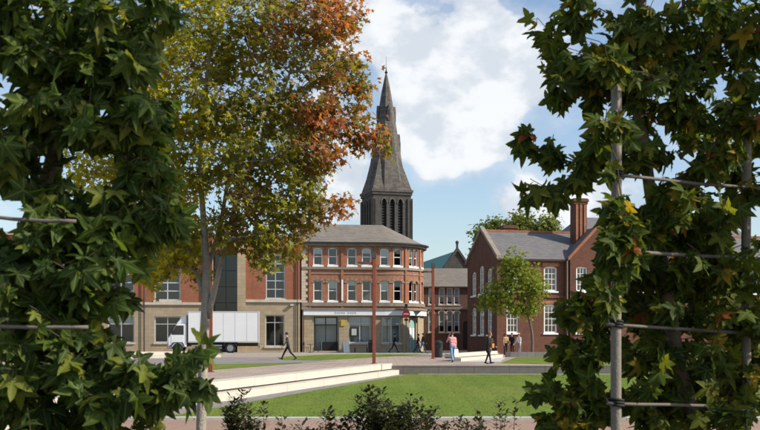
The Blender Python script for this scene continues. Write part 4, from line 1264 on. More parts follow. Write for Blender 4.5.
cafe_chair(305.5, 91.2, R(70), 'black chair by the stone quoins at the left end of the shop')
cafe_table(310.5, 91.0, 'small round black table left of the dark shop window')
cafe_chair(315.8, 91.3, R(-80), 'black chair right of the small round table')
wb = thing('windbreak_screen', 'low black fabric screen standing before the left shop window', 'screen', ((330 - 380) / F * 91.3, 91.3, 0.013))
MB().box(-0.75, 0.75, -0.015, 0.015, 0.15, 0.95).build('panel', M['cloth_black'], wb)
for sx in (-0.77, 0.77):
    MB().tube([(sx, 0, 0.0), (sx, 0, 1.02)], 0.025, 6).build('post', M['steel'], wb)
    MB().box(sx - 0.04, sx + 0.04, -0.25, 0.25, 0.0, 0.025).build('foot', M['black_metal'], wb)
ab = thing('sandwich_board', 'pale folding sandwich board before the stone pier of the shop', 'sign', ((345.5 - 380) / F * 91, 91.0, 0.013), R(25))
for sg in (-1, 1):
    MB().hexa([(-0.3, sg * 0.30, 0), (0.3, sg * 0.30, 0), (0.3, sg * 0.33, 0), (-0.3, sg * 0.33, 0), (-0.3, sg * 0.02, 1.0), (0.3, sg * 0.02, 1.0), (0.3, sg * 0.05, 1.0), (-0.3, sg * 0.05, 1.0)]).build('board', M['blind'], ab)


def bench(px, d, label):
    t = thing('bench', label, 'bench', ((px - 380) / F * d, d, 0.013), R(6))
    for k in range(4):
        MB().box(-0.7, 0.7, -0.22 + k * 0.115, -0.13 + k * 0.115, 0.44, 0.475).build('seat_slat', M['wood'], t)
    for sx in (-0.55, 0.55):
        MB().box(sx - 0.04, sx + 0.04, -0.2, 0.2, 0, 0.438).build('leg', M['black_metal'], t)


bench(361, 91.0, 'low slatted bench under the middle shop window')


def bin_(px, d, label, col='black_metal'):
    t = thing('litter_bin', label, 'bin', ((px - 380) / F * d, d, 0.005))
    MB().lathe([(0.26, 0.0), (0.28, 0.05), (0.30, 0.9), (0.31, 0.95)], (0, 0, 0), 14).build('drum', M[col], t)
    MB().lathe([(0.32, 0.98), (0.32, 1.05), (0.2, 1.16), (0.05, 1.19)], (0, 0, 0), 14).build('lid', M[col], t)
    MB().box(-0.16, 0.16, -0.315, -0.29, 0.72, 0.88).build('slot', M['tie'], t)


bin_(371.5, 88.0, 'black litter bin directly left of the middle rust red column')
bin_(438.5, 70.0, 'black litter bin right of the right rust red column')

# ------------------------------------------------------------------ stall glimpsed through the left leaves
sx_, sd = -27.3, 74.0
sl = thing('market_stall', 'small stall with blue canopy glimpsed through leaves at the left edge', 'stall', (sx_, sd, 0.0))
MB().add([(-1.6, -1.2, 1.55), (1.6, -1.2, 1.55), (1.6, 1.2, 1.55), (-1.6, 1.2, 1.55), (-1.6, -1.2, 1.85), (1.6, -1.2, 1.85), (1.6, 1.2, 1.85), (-1.6, 1.2, 1.85), (0, 0, 2.5)],
         [(0, 1, 5, 4), (1, 2, 6, 5), (2, 3, 7, 6), (3, 0, 4, 7), (4, 5, 8), (5, 6, 8), (6, 7, 8), (7, 4, 8)]).build('canopy', M['blue_cloth'], sl)
for ax in (-1.5, 1.5):
    for ay in (-1.1, 1.1):
        MB().tube([(ax, ay, 0), (ax, ay, 1.75)], 0.03, 6).build('pole', M['steel'], sl)
MB().box(-1.4, 1.4, -0.9, -0.1, 0.72, 0.78).build('counter', M['wood'], sl)
for ax in (-1.3, 1.3):
    MB().box(ax - 0.03, ax + 0.03, -0.85, -0.15, 0, 0.719).build('trestle', M['wood'], sl)
for k, (mt, lb) in enumerate((('orange', 'tray of orange goods on the stall counter'), ('goods_red', 'tray of red goods on the stall counter'), ('sign_white', 'tray of white goods on the stall counter'))):
    tr = thing('goods_tray', lb, 'tray', (sx_ - 0.9 + k * 0.75, sd - 0.5, 0.782), 0, 'trays on the stall counter')
    MB().box(-0.3, 0.3, -0.28, 0.28, 0, 0.12).build('tray', M['wood'], tr)
    gg = MB()
    for i in range(12):
        gg.ball((-0.22 + 0.145 * (i % 4), -0.18 + 0.18 * (i // 4), 0.16 + random.uniform(0, 0.05)), 0.08, 7, 5)
    gg.build('goods', M[mt], tr)


# ------------------------------------------------------------------ people
def capsule(m, p, q, r0, r1, n=10):
    p, q = Vector(p), Vector(q)
    ax = q - p
    L_ = ax.length or 1e-4
    t = ax / L_
    pts, rr = [], []
    for k in range(4):
        a = math.pi / 2 * (1 - k / 4)
        pts.append(p - t * r0 * math.sin(a)); rr.append(max(0.002, r0 * math.cos(a)))
    for k in range(5):
        a = math.pi / 2 * k / 4
        pts.append(q + t * r1 * math.sin(a)); rr.append(max(0.002, r1 * math.cos(a)))
    m.tube(pts, rr, n)


def person(label, px, py, face, top, legs, shoe='cloth_shoe', hair='hair_dark', stride=0.0, h=1.72, arms=(0.3, -0.3), elbow=(0.3, 0.3), phone=False, long_coat=False, z=0.0, d=None, long_hair=False, sleeve=True, lean=0.04):
    if d is None:
        x_, d = G(px, py)
    else:
        x_ = (px - 380) / F * d
    k = h / 1.75
    fwd = Vector((0, -1, 0))
    up = Vector((0, 0, 1))
    def leg(ax, thigh, knee):
        hip = Vector((ax, 0, 0.90))
        kn = hip + (fwd * math.sin(thigh) - up * math.cos(thigh)) * 0.42
        an = kn + (fwd * math.sin(thigh - knee) - up * math.cos(thigh - knee)) * 0.41
        fa = thigh - knee
        toe = an + (fwd * math.cos(fa * 0.8) + up * math.sin(min(0, fa) * 0.8 + (0.2 if fa > 0.15 else 0))) * 0.17 - up * 0.045
        return hip, kn, an, toe
    lg = [leg(-0.09, stride, stride * 0.15 + 0.02), leg(0.09, -stride * 0.75, stride * 0.75 + 0.02)]
    drop = min(min(l[2].z - 0.085, l[3].z - 0.035) for l in lg)
    segs = []                        # (p, q, r0, r1, material key)
    def S(p, q, r0, r1, m):
        segs.append((Vector(p) - up * drop, Vector(q) - up * drop, r0, r1, m))
    ln = fwd * lean
    for hip, kn, an, toe in lg:
        S(hip, kn, 0.092, 0.062, legs); S(kn, an, 0.064, 0.046, legs)
        S(an - fwd * 0.05 - up * 0.045, toe, 0.042, 0.034, shoe)
    S((-0.07, 0.01, 0.93), (0.07, 0.01, 0.93), 0.105, 0.105, legs if not long_coat else top)
    S(Vector((-0.06, 0, 1.02)), Vector((0.06, 0, 1.02)), 0.105, 0.105, top)
    S(Vector((-0.075, 0, 1.18)) + ln * 1.0, Vector((0.075, 0, 1.18)) + ln, 0.108, 0.108, top)
    S(Vector((-0.10, 0, 1.33)) + ln * 1.5, Vector((0.10, 0, 1.33)) + ln * 1.5, 0.105, 0.105, top)
    S(Vector((-0.155, 0.01, 1.41)) + ln * 1.7, Vector((0.155, 0.01, 1.41)) + ln * 1.7, 0.06, 0.06, top)
    if long_coat:
        S(Vector((-0.07, 0.0, 0.72)), Vector((0.07, 0.0, 0.72)), 0.125, 0.125, top)
        S((0, 0, 0.7), (0, 0, 1.0), 0.15, 0.12, top)
    nb = Vector((0, 0.01, 1.45)) + ln * 1.8
    S(nb, nb + up * 0.09 + fwd * 0.02, 0.055, 0.05, 'skin')
    hc = nb + up * 0.19 + fwd * 0.03
    S(hc + up * 0.035, hc - up * 0.035 + fwd * 0.012, 0.085, 0.065, 'skin')
    S(hc + fwd * 0.085 + up * 0.005, hc + fwd * 0.098 - up * 0.02, 0.012, 0.016, 'skin')
    for sx in (-1, 1):
        S(hc + Vector((sx * 0.082, 0.01, 0.01)), hc + Vector((sx * 0.084, 0.012, -0.025)), 0.014, 0.011, 'skin')
    hands = []
    for i, sx in enumerate((-1, 1)):
        sh = Vector((sx * 0.19, 0.01, 1.40)) + ln * 1.7
        if phone and i == 1:
            el = sh + Vector((0.11, -0.10, -0.22)); wr = hc + Vector((0.15, -0.03, -0.02)); hd = hc + Vector((0.115, -0.03, 0.03))
        else:
            a, e = arms[i], elbow[i]
            el = sh + (fwd * math.sin(a) - up * math.cos(a)) * 0.29 + Vector((sx * 0.03, 0, 0))
            wr = el + (fwd * math.sin(a + e) - up * math.cos(a + e)) * 0.25
            hd = wr + (fwd * math.sin(a + e + 0.1) - up * math.cos(a + e + 0.1)) * 0.08
        S(sh, el, 0.056, 0.045, top)
        S(el, wr, 0.045, 0.032, top if sleeve else 'skin')
        S(wr, hd, 0.028, 0.036, 'skin')
        hands.append((wr - up * drop, hd - up * drop, sx))
    m = MB()
    for p, q, r0, r1, _ in segs:
        capsule(m, p, q, r0, r1)
    tmp = put('temporary', m.mesh('temporary', M['skin']))
    md = tmp.modifiers.new('r', 'REMESH'); md.mode = 'VOXEL'; md.voxel_size = 0.021
    sm = tmp.modifiers.new('s', 'SMOOTH'); sm.factor = 0.5; sm.iterations = 2
    dg = bpy.context.evaluated_depsgraph_get()
    me = bpy.data.meshes.new_from_object(tmp.evaluated_get(dg))
    bpy.data.objects.remove(tmp)
    nv = len(me.vertices)
    co = np.empty(nv * 3, dtype=np.float32); me.vertices.foreach_get('co', co); co = co.reshape(-1, 3)
    # fingers: four and a thumb on each hand
    fm = MB(); fm.v = [tuple(c) for c in co]; fm.f = [tuple(p.vertices) for p in me.polygons]
    cen = np.array([np.mean(co[list(f)], axis=0) for f in fm.f])
    keys = sorted({s_[4] for s_ in segs} | {'skin'})
    best = np.full(len(cen), 1e9); lab = np.zeros(len(cen), dtype=int)
    for p, q, r0, r1, mk in segs:
        p_, q_ = np.array(p), np.array(q)
        ax = q_ - p_
        u = np.clip(((cen - p_) @ ax) / max(1e-9, ax @ ax), 0, 1)
        dist = np.linalg.norm(cen - (p_ + u[:, None] * ax), axis=1) - (r0 + (r1 - r0) * u)
        upd = dist < best
        best[upd] = dist[upd]; lab[upd] = keys.index(mk)
    fm.mi = [int(v) for v in lab]
    for wr, hd, sx in hands:
        dr_ = (hd - wr).normalized()
        sd_ = dr_.cross(Vector((1, 0, 0))).normalized()
        for j in range(4):
            b0 = hd + sd_ * (-0.027 + 0.018 * j) + dr_ * 0.02
            ln_ = (0.055, 0.065, 0.06, 0.048)[j]
            bend = Vector((-sx, 0, 0)) * 0.012
            fm.tube([b0, b0 + dr_ * ln_ * 0.5 + bend * 0.4, b0 + dr_ * ln_ + bend * 1.6], [0.0095, 0.009, 0.007], 6, mi=keys.index('skin'))
        b0 = wr.lerp(hd, 0.55) - sd_ * 0.028
        fm.tube([b0, b0 - sd_ * 0.025 + dr_ * 0.02, b0 - sd_ * 0.03 + dr_ * 0.05], [0.012, 0.011, 0.008], 6, mi=keys.index('skin'))
    bpy.data.meshes.remove(me)
    o = put('person', fm.mesh('person', [M[k_] for k_ in keys], True))
    o.scale = (k, k, k)
    o.location = (x_, d, z)
    o.rotation_euler = (0, 0, face)
    tag(o, label, 'person')
    hcd = hc - up * drop
    hm = MB().ball(hcd + Vector((0, 0.018, 0.035)), (0.096, 0.102, 0.092), 12, 8)
    if long_hair:
        hm.ball(hcd + Vector((0, 0.06, -0.08)), (0.095, 0.06, 0.15), 10, 7)
    hm.build('hair', M[hair], o, smooth=True)
    ey = MB()
    for sx in (-1, 1):
        ey.ball(hcd + Vector((sx * 0.032, -0.084, 0.005)), 0.011, 6, 4)
    ey.build('eyes', M['hair_dark'], o)
    ml = MB().box(-0.024 + hcd.x, 0.024 + hcd.x, hcd.y - 0.082, hcd.y - 0.07, hcd.z - 0.062, hcd.z - 0.054).build('mouth', M['goods_red'], o)
    return o


person('person in dark suit striding across the plaza before the truck end', 288.0, 360.2, R(-82), 'cloth_charcoal', 'cloth_black', stride=0.52, h=1.78, arms=(-0.25, 0.3), elbow=(0.2, 0.35))
person('person in black walking before the right shop window', 394.0, 352.6, R(98), 'cloth_black', 'cloth_charcoal', stride=0.48, h=1.74, arms=(0.3, -0.3), elbow=(0.5, 0.3), d=88.2)
person('person in navy jacket walking by the pale green door, left of a pair', 417.6, 352, R(80), 'cloth_navy', 'cloth_darkjean', stride=0.42, h=1.70, d=87.6, arms=(-0.3, 0.3))
person('person in black jacket and jeans, right of a pair by the curved corner', 422.3, 352, R(95), 'cloth_charcoal', 'cloth_denim', stride=0.40, h=1.76, d=87.0, hair='hair_brown', arms=(0.3, -0.3))
person('person in pink top and pale jeans walking with a hand raised to the head', 452.6, 362.4, R(-168), 'cloth_pink', 'cloth_denim', stride=0.34, h=1.72, phone=True, sleeve=False, hair='hair_brown', arms=(-0.15, 0.2), elbow=(0.3, 0.2))
pb = person('person in black coat and leggings walking before the stone seat', 488.6, 364.2, R(62), 'cloth_black', 'cloth_black', stride=0.22, h=1.70, long_coat=True, hair='hair_ginger', long_hair=True, arms=(0.1, 0.2), elbow=(0.3, 0.7))
person('person in tan jacket standing left of a group by the brick building', 505.4, 352, R(20), 'cloth_tan', 'cloth_black', h=1.70, d=79.5, hair='hair_brown', arms=(0.1, 0.2), elbow=(0.2, 0.9))
person('person in black standing in the middle of a group by the brick building', 512.2, 352, R(-30), 'cloth_black', 'cloth_black', h=1.74, d=79.9, arms=(0.15, 0.1), elbow=(0.4, 0.4))
person('person in white top and grey trousers standing right of a group', 519.4, 352, R(-50), 'cloth_white', 'cloth_grey', h=1.68, d=79.3, hair='hair_ginger', arms=(0.2, 0.1), elbow=(0.6, 0.2))
# tan shoulder bag at the side of the person in black coat
x_, d = G(492.6, 364.2)
bg = thing('shoulder_bag', 'tan leather bag hanging at the side of the person in black coat', 'bag', (x_, d - 0.02, 0.86), R(60))
MB().box(-0.15, 0.15, -0.05, 0.05, 0.0, 0.24).build('body', M['cloth_leather'], bg, bevel=0.03)
MB().tube([(-0.12, 0, 0.23), (-0.10, 0, 0.40), (0, 0.0, 0.50), (0.10, 0, 0.40), (0.12, 0, 0.23)], 0.012, 6).build('strap', M['cloth_leather'], bg)
x_, d = G(456.2, 362.4)
bg = thing('carrier_bag', 'white carrier bag held low by the person in pink top', 'bag', (x_, d, 0.42), R(-168))
MB().hexa([(-0.14, -0.05, 0), (0.14, -0.05, 0), (0.14, 0.05, 0), (-0.14, 0.05, 0), (-0.11, -0.015, 0.34), (0.11, -0.015, 0.34), (0.11, 0.015, 0.34), (-0.11, 0.015, 0.34)]).build('body', M['cloth_white'], bg)
MB().tube([(-0.06, 0, 0.33), (-0.04, 0, 0.44), (0.04, 0, 0.44), (0.06, 0, 0.33)], 0.008, 5).build('handle', M['cloth_white'], bg)


# ------------------------------------------------------------------ plants
def star_leaf(lobes=5, droop=0.25, fold=0.12, petiole=0.55, detail=True):
    """Palmate star leaf of unit length in local x (across), y (midrib), z (up). Base of the stalk at the origin."""
    v = [(0, petiole + 0.12, 0.02)]
    angs = [-118, -62, 0, 62, 118] if lobes == 5 else [-65, 0, 65]
    rad = [0.58, 0.88, 1.0, 0.88, 0.58] if lobes == 5 else [0.8, 1.0, 0.8]
    ring = [(0, petiole - 0.02)]
    for i, (a, r) in enumerate(zip(angs, rad)):
        a = math.radians(a)
        c, s_ = math.sin(a), math.cos(a)
        if detail:
            w = 0.205
            ring.append((c * r * 0.52 - s_ * w, petiole + s_ * r * 0.52 + c * w))
            ring.append((c * r * 0.78 - s_ * w * 0.62, petiole + s_ * r * 0.78 + c * w * 0.62))
        ring.append((c * r, petiole + s_ * r))
        if detail:
            ring.append((c * r * 0.78 + s_ * w * 0.62, petiole + s_ * r * 0.78 - c * w * 0.62))
            ring.append((c * r * 0.52 + s_ * w, petiole + s_ * r * 0.52 - c * w))
        if i < len(angs) - 1:
            m_ = math.radians((angs[i] + angs[i + 1]) / 2)
            ring.append((math.sin(m_) * 0.43, petiole + math.cos(m_) * 0.43))
    for x, y in ring:
        rr = x * x + (y - petiole) ** 2
        v.append((x, y, fold * abs(x) - droop * rr + 0.03 * math.sin(7 * x + 5 * y)))
    n = len(ring)
    f = [(0, i, i % n + 1) for i in range(1, n + 1)]
    f = [(0, i, i + 1 if i < n else 1) for i in range(1, n + 1)]
    if petiole > 0.05:
        o = len(v)
        v += [(-0.014, 0, 0), (0.014, 0, 0), (0.012, petiole + 0.1, 0.012), (-0.012, petiole + 0.1, 0.012)]
        f.append((o, o + 1, o + 2, o + 3))
    return np.array(v, dtype=np.float64), f


def oval_leaf():
    v = [(0, 0, 0), (-0.28, 0.35, 0.05), (0.28, 0.35, 0.05), (-0.22, 0.75, 0.0), (0.22, 0.75, 0.0), (0, 1.0, -0.08), (0, 0.5, -0.02)]
    return np.array(v, dtype=np.float64), [(0, 2, 6), (0, 6, 1), (1, 6, 3), (2, 4, 6), (6, 4, 5), (6, 5, 3)]


def frames(dirs, norms):
    """Rotation matrices (N,3,3): columns across, midrib, up."""
    y = dirs / np.linalg.norm(dirs, axis=1)[:, None]
    x = np.cross(y, norms); x /= (np.linalg.norm(x, axis=1)[:, None] + 1e-9)
    z = np.cross(x, y)
    return np.stack([x, y, z], axis=2)


def leaf_mesh(name, base, faces, pos, rot, size, mat, pet=0.55):
    N, nv = len(pos), len(base)
    vs = np.einsum('nij,vj->nvi', rot, base) * size[:, None, None] + pos[:, None, :]
    me = bpy.data.meshes.new(name)
    me.vertices.add(N * nv)
    me.vertices.foreach_set('co', vs.reshape(-1).astype(np.float32))
    fl = np.array([i for f in faces for i in f], dtype=np.int64)
    fs = np.array([len(f) for f in faces], dtype=np.int64)
    loops = (fl[None, :] + (np.arange(N) * nv)[:, None]).reshape(-1)
    tot = np.tile(fs, N)
    start = np.concatenate(([0], np.cumsum(tot)[:-1]))
    me.loops.add(len(loops)); me.loops.foreach_set('vertex_index', loops.astype(np.int32))
    me.polygons.add(len(tot)); me.polygons.foreach_set('loop_start', start.astype(np.int32))
    me.polygons.foreach_set('use_smooth', np.ones(len(tot), dtype=bool))
    me.materials.append(mat)
    uvl = me.uv_layers.new(name='leaf')
    buv = base[fl][:, :2] - np.array([0.0, pet])
    uvl.data.foreach_set('uv', np.tile(buv, (N, 1)).reshape(-1).astype(np.float32))
    me.update(calc_edges=True)
    return me


class Skeleton:
    """Branches grown from trunk nodes to the twig ends given."""
    def __init__(s, pts, parents):
        s.p = [np.array(p, dtype=float) for p in pts]; s.par = list(parents); s.n0 = len(pts)
        s.paths = []

    def reach(s, targets, step=0.18, rise=0.6, wob=0.25, skip=0):
        order = np.argsort([min(np.linalg.norm(t - q) for q in s.p[skip:s.n0]) for t in targets])
        for i in order:
            t = targets[i]
            arr = np.array(s.p[skip:])
            dv = t - arr
            dist = np.linalg.norm(dv, axis=1)
            cost = dist + rise * np.maximum(0, arr[:, 2] - t[2] + 0.05)
            j = int(np.argmin(cost)) + skip
            L_ = dist[j - skip]
            if L_ < 0.04:
                s.paths.append([j]); continue
            m = max(2, int(math.ceil(L_ / step)))
            a = s.p[j]
            bend = RNG.normal(0, wob * L_ * 0.35, 3); bend[2] = abs(bend[2]) * 0.6
            path = [j]
            prev = j
            for k in range(1, m + 1):
                u = k / m
                q = a + (t - a) * u + bend * 4 * u * (1 - u) * 0.5 + (RNG.normal(0, 0.02 * L_, 3) if k < m else 0)
                s.p.append(q); s.par.append(prev); prev = len(s.p) - 1
                path.append(prev)
            s.paths.append(path)

    def radii(s, tip=0.003, power=0.45):
        n = len(s.p)
        c = np.zeros(n)
        kids = np.zeros(n, dtype=int)
        for i in range(n):
            if s.par[i] >= 0: kids[s.par[i]] += 1
        c[kids == 0] = 1
        for i in range(n - 1, -1, -1):
            if s.par[i] >= 0: c[s.par[i]] += c[i]
        s.r = tip * np.power(np.maximum(c, 1), power)
        return s.r

    def mesh(s, n=6, start=0):
        m = MB()
        for i in range(len(s.p)):
            j = s.par[i]
            if j < 0 or i < start: continue
            a, b = Vector(s.p[j]), Vector(s.p[i])
            if (b - a).length < 1e-5: continue
            ra = min(s.r[j], s.r[i] * 1.5)
            m.tube([a, b + (b - a) * 0.03], [ra, s.r[i]], n if s.r[i] > 0.006 else 4, caps=False)
        return m


def in_blobs(blobs, rng=RNG):
    """Random points in ellipsoids given as photo pixel, size in pixels, distance and depth."""
    out = []
    for px, py, rx, ry, d, dd, n in blobs:
        for _ in range(int(n)):
            v = rng.normal(0, 1, 3); v /= np.linalg.norm(v); v *= rng.random() ** (1 / 2.4)
            q = P(px + v[0] * rx, py - v[2] * ry, d)
            q = q + Vector((0, v[1] * dd, 0))
            out.append(np.array(q))
    return out


# -- the two near trees: each leaf a leaf
LEAF_STAR = []
for k_, (dr_, fo_) in enumerate(((0.22, 0.10), (0.45, 0.22), (0.10, -0.12), (0.60, 0.05), (0.30, 0.35), (0.05, 0.18), (0.75, 0.25), (0.35, -0.05))):
    v_, f_ = star_leaf(5, dr_, fo_)
    v_ = v_.copy()
    lop = RNG.normal(0, 0.16)
    for i_ in range(len(v_)):
        x_, y_, z_ = v_[i_]
        if y_ > 0.3:
            rr_ = math.hypot(x_, y_ - 0.55)
            v_[i_] = (x_ * (1 + lop * (1 if x_ > 0 else -1)) + RNG.normal(0, 0.018), y_ + RNG.normal(0, 0.018), z_ + RNG.normal(0, 0.03) + 0.10 * rr_ * math.sin(3.1 * math.atan2(x_, y_ - 0.55) + k_))
    LEAF_STAR.append((v_, f_))


def near_tree(name, label, trunk, blobs, leafmat, size, per, spacing, facing, own=300, trunk_r=(0.05, 0.02), twig_tip=0.0024, group=None, maxdrop=0.6):
    base_ = trunk[0]
    t = thing(name, label, 'tree', base_, 0, group)
    off = np.array(base_)
    tp_ = [np.array(p) for p in trunk]
    # trunk nodes, finer
    fine, par = [], []
    for a, b in zip(tp_, tp_[1:]):
        m = max(2, int(np.linalg.norm(b - a) / 0.15))
        for k in range(m):
            fine.append(a + (b - a) * k / m)
    fine.append(tp_[-1])
    par = [-1] + list(range(len(fine) - 1))
    sk = Skeleton(fine, par)
    targets = in_blobs(blobs)
    low = next(i for i, p in enumerate(fine) if p[2] > 0.35)
    sk.reach(targets, skip=low)
    r = sk.radii(twig_tip, 0.42)
    trr = [trunk_r[0] + (trunk_r[1] - trunk_r[0]) * i / (len(fine) - 1) for i in range(len(fine))]
    MB().tube([Vector(p - off) for p in fine], trr, 10).build('trunk', M['bark'], t, smooth=True)
    for i in range(len(sk.p)):
        sk.p[i] = sk.p[i] - off
    sk.r = np.minimum(sk.r, 0.020)
    br = sk.mesh(6, sk.n0).build('branches', M['twig'], t, smooth=True, fix=False)
    for i in range(len(sk.p)):
        sk.p[i] = sk.p[i] + off
    pos, dirs, nor = [], [], []
    axis = np.array([tp_[-1][0], tp_[-1][1], 0])
    for path in sk.paths:
        pts = [sk.p[i] for i in path]
        ls = np.linalg.norm(pts[-1] - pts[0])
        tdir = (pts[-1] - pts[max(0, len(pts) - 3)]); tdir = tdir / (np.linalg.norm(tdir) + 1e-6)
        for k in range(per):
            back = RNG.random() * spacing
            b = pts[-1] - tdir * min(back, ls) if ls > 0 else pts[-1]
            outw = b - axis; outw[2] = 0; outw /= (np.linalg.norm(outw) + 1e-6)
            d_ = tdir * 0.5 + RNG.normal(0, 0.55, 3) + outw * 0.25; d_[2] -= maxdrop
            n_ = np.array(facing) + outw * 0.25 + RNG.normal(0, 0.55, 3)
            pos.append(b); dirs.append(d_); nor.append(n_)
    pos = np.array(pos); rot = frames(np.array(dirs), np.array(nor))
    sz = size * RNG.uniform(0.5, 1.15, len(pos))
    tip = pos + rot[:, :, 1] * sz[:, None] * 1.0
    # those that show largest: in the frame and near
    px = 380 + tip[:, 0] / tip[:, 1] * F; py = HOR - (tip[:, 2] - CAMZ) / tip[:, 1] * F
    vis = (px > 0) & (px < 760) & (py > 0) & (py < 430)
    score = np.where(vis, tip[:, 1] - 0.6 * sz / size, 1e6)
    order = np.argsort(score)
    mine, rest = order[:own], order[own:]
    meshes = []
    for v, f in LEAF_STAR:
        m_ = MB().add(v, f)
        lm_ = m_.mesh('leaf', M[leafmat], True)
        ul = lm_.uv_layers.new(name='leaf')
        ul.data.foreach_set('uv', np.array([(v[i][0], v[i][1] - 0.55) for fc in f for i in fc], dtype=np.float32).reshape(-1))
        meshes.append(lm_)
    for q, i in enumerate(mine):
        o = put('leaf', meshes[q % 8], t)
        mat = Matrix([list(rot[i][r_]) for r_ in range(3)]).to_4x4()
        o.matrix_local = Matrix.Translation(Vector(pos[i] - off)) @ mat @ Matrix.Scale(sz[i], 4)
    k = len(rest) // 2
    allv = []
    b0, f0 = LEAF_STAR[0]
    lv, fv, off_v = [], [], 0
    parts_ = [leaf_mesh('foliage', *LEAF_STAR[q], pos[rest[q::8]] - off, rot[rest[q::8]], sz[rest[q::8]], M[leafmat]) for q in range(8)]
    bm = bmesh.new()
    for me_ in parts_:
        bm.from_mesh(me_)
    bm.to_mesh(parts_[0]); bm.free()
    parts_[0].polygons.foreach_set('use_smooth', np.ones(len(parts_[0].polygons), dtype=bool))
    tag(put('foliage', parts_[0], t), kind='stuff')
    return t


Lg = LAWN_Z + 0.012
TL = [(-2.25, 4.85, Lg), (-2.16, 4.85, 0.8), (-1.80, 4.85, 1.75), (-1.70, 4.85, 2.05), (-1.60, 4.85, 2.3), (-1.50, 4.85, 2.7), (-1.38, 4.85, 3.3), (-1.30, 4.85, 3.9)]
dL = 4.6
left_blobs = [
    (25, 30, 55, 50, dL, .45, 34), (95, 22, 50, 36, dL, .45, 30), (150, 4, 44, 12, dL, .3, 10), (130, 45, 25, 30, dL, .35, 12),
    (20, 105, 45, 45, dL, .45, 26), (80, 95, 48, 40, dL, .4, 26), (135, 95, 26, 42, dL, .3, 18), (150, 140, 20, 26, dL, .25, 8),
    (35, 148, 30, 18, dL, .4, 6), (105, 128, 40, 20, dL, .35, 12), (128, 180, 18, 34, dL, .3, 9), (165, 188, 17, 26, dL, .25, 7),
    (66, 212, 26, 16, dL, .35, 6), (105, 222, 42, 26, dL, .4, 17), (150, 214, 26, 14, dL, .25, 7), (120, 250, 34, 24, dL, .35, 14),
    (40, 260, 42, 36, dL, .4, 22), (85, 270, 30, 26, dL, .4, 12), (120, 285, 18, 16, dL, .25, 6), (15, 295, 28, 26, dL, .4, 10), (62, 305, 40, 22, dL, .4, 14),
    (45, 348, 32, 26, dL, .4, 14), (95, 345, 26, 24, dL, .35, 12), (30, 392, 45, 36, dL, .4, 20), (95, 395, 46, 36, dL, .4, 24), (146, 400, 30, 32, dL, .35, 18),
    (140, 368, 24, 16, dL, .3, 7), (190, 352, 14, 12, dL, .2, 5), (180, 384, 13, 26, dL, .25, 9), (212, 375, 6, 8, dL, .15, 2), (95, 435, 75, 22, dL, .4, 24), (40, 440, 60, 24, dL, .4, 14),
    (52, 190, 18, 12, dL, .4, 6), (8, 172, 14, 16, dL, .4, 6), (82, 210, 20, 12, dL, .4, 6), (58, 238, 26, 14, dL, .4, 10), (8, 250, 16, 14, dL, .4, 6), (155, 120, 18, 26, dL, .3, 8), (172, 222, 14, 14, dL, .25, 4), (100, 60, 40, 30, dL, .4, 12), (40, 70, 40, 30, dL, .4, 12), (148, 165, 20, 24, dL, .3, 7), (70, 325, 30, 16, dL, .4, 8), (42, 332, 20, 10, dL, .35, 6), (75, 356, 24, 12, dL, .35, 6), (30, 368, 26, 12, dL, .35, 7),
    (-60, 60, 60, 110, dL, .5, 34), (-60, 260, 60, 110, dL, .5, 26), (60, -60, 120, 50, dL, .5, 44), (-40, 420, 50, 60, dL, .4, 12)]
near_tree('star_leaf_tree', 'tree with large dark green star shaped leaves filling the left edge', TL, left_blobs, 'leaf_left', 0.096, 5, 0.24, (0.3, -0.75, 0.45), trunk_r=(0.06, 0.026), maxdrop=0.75)

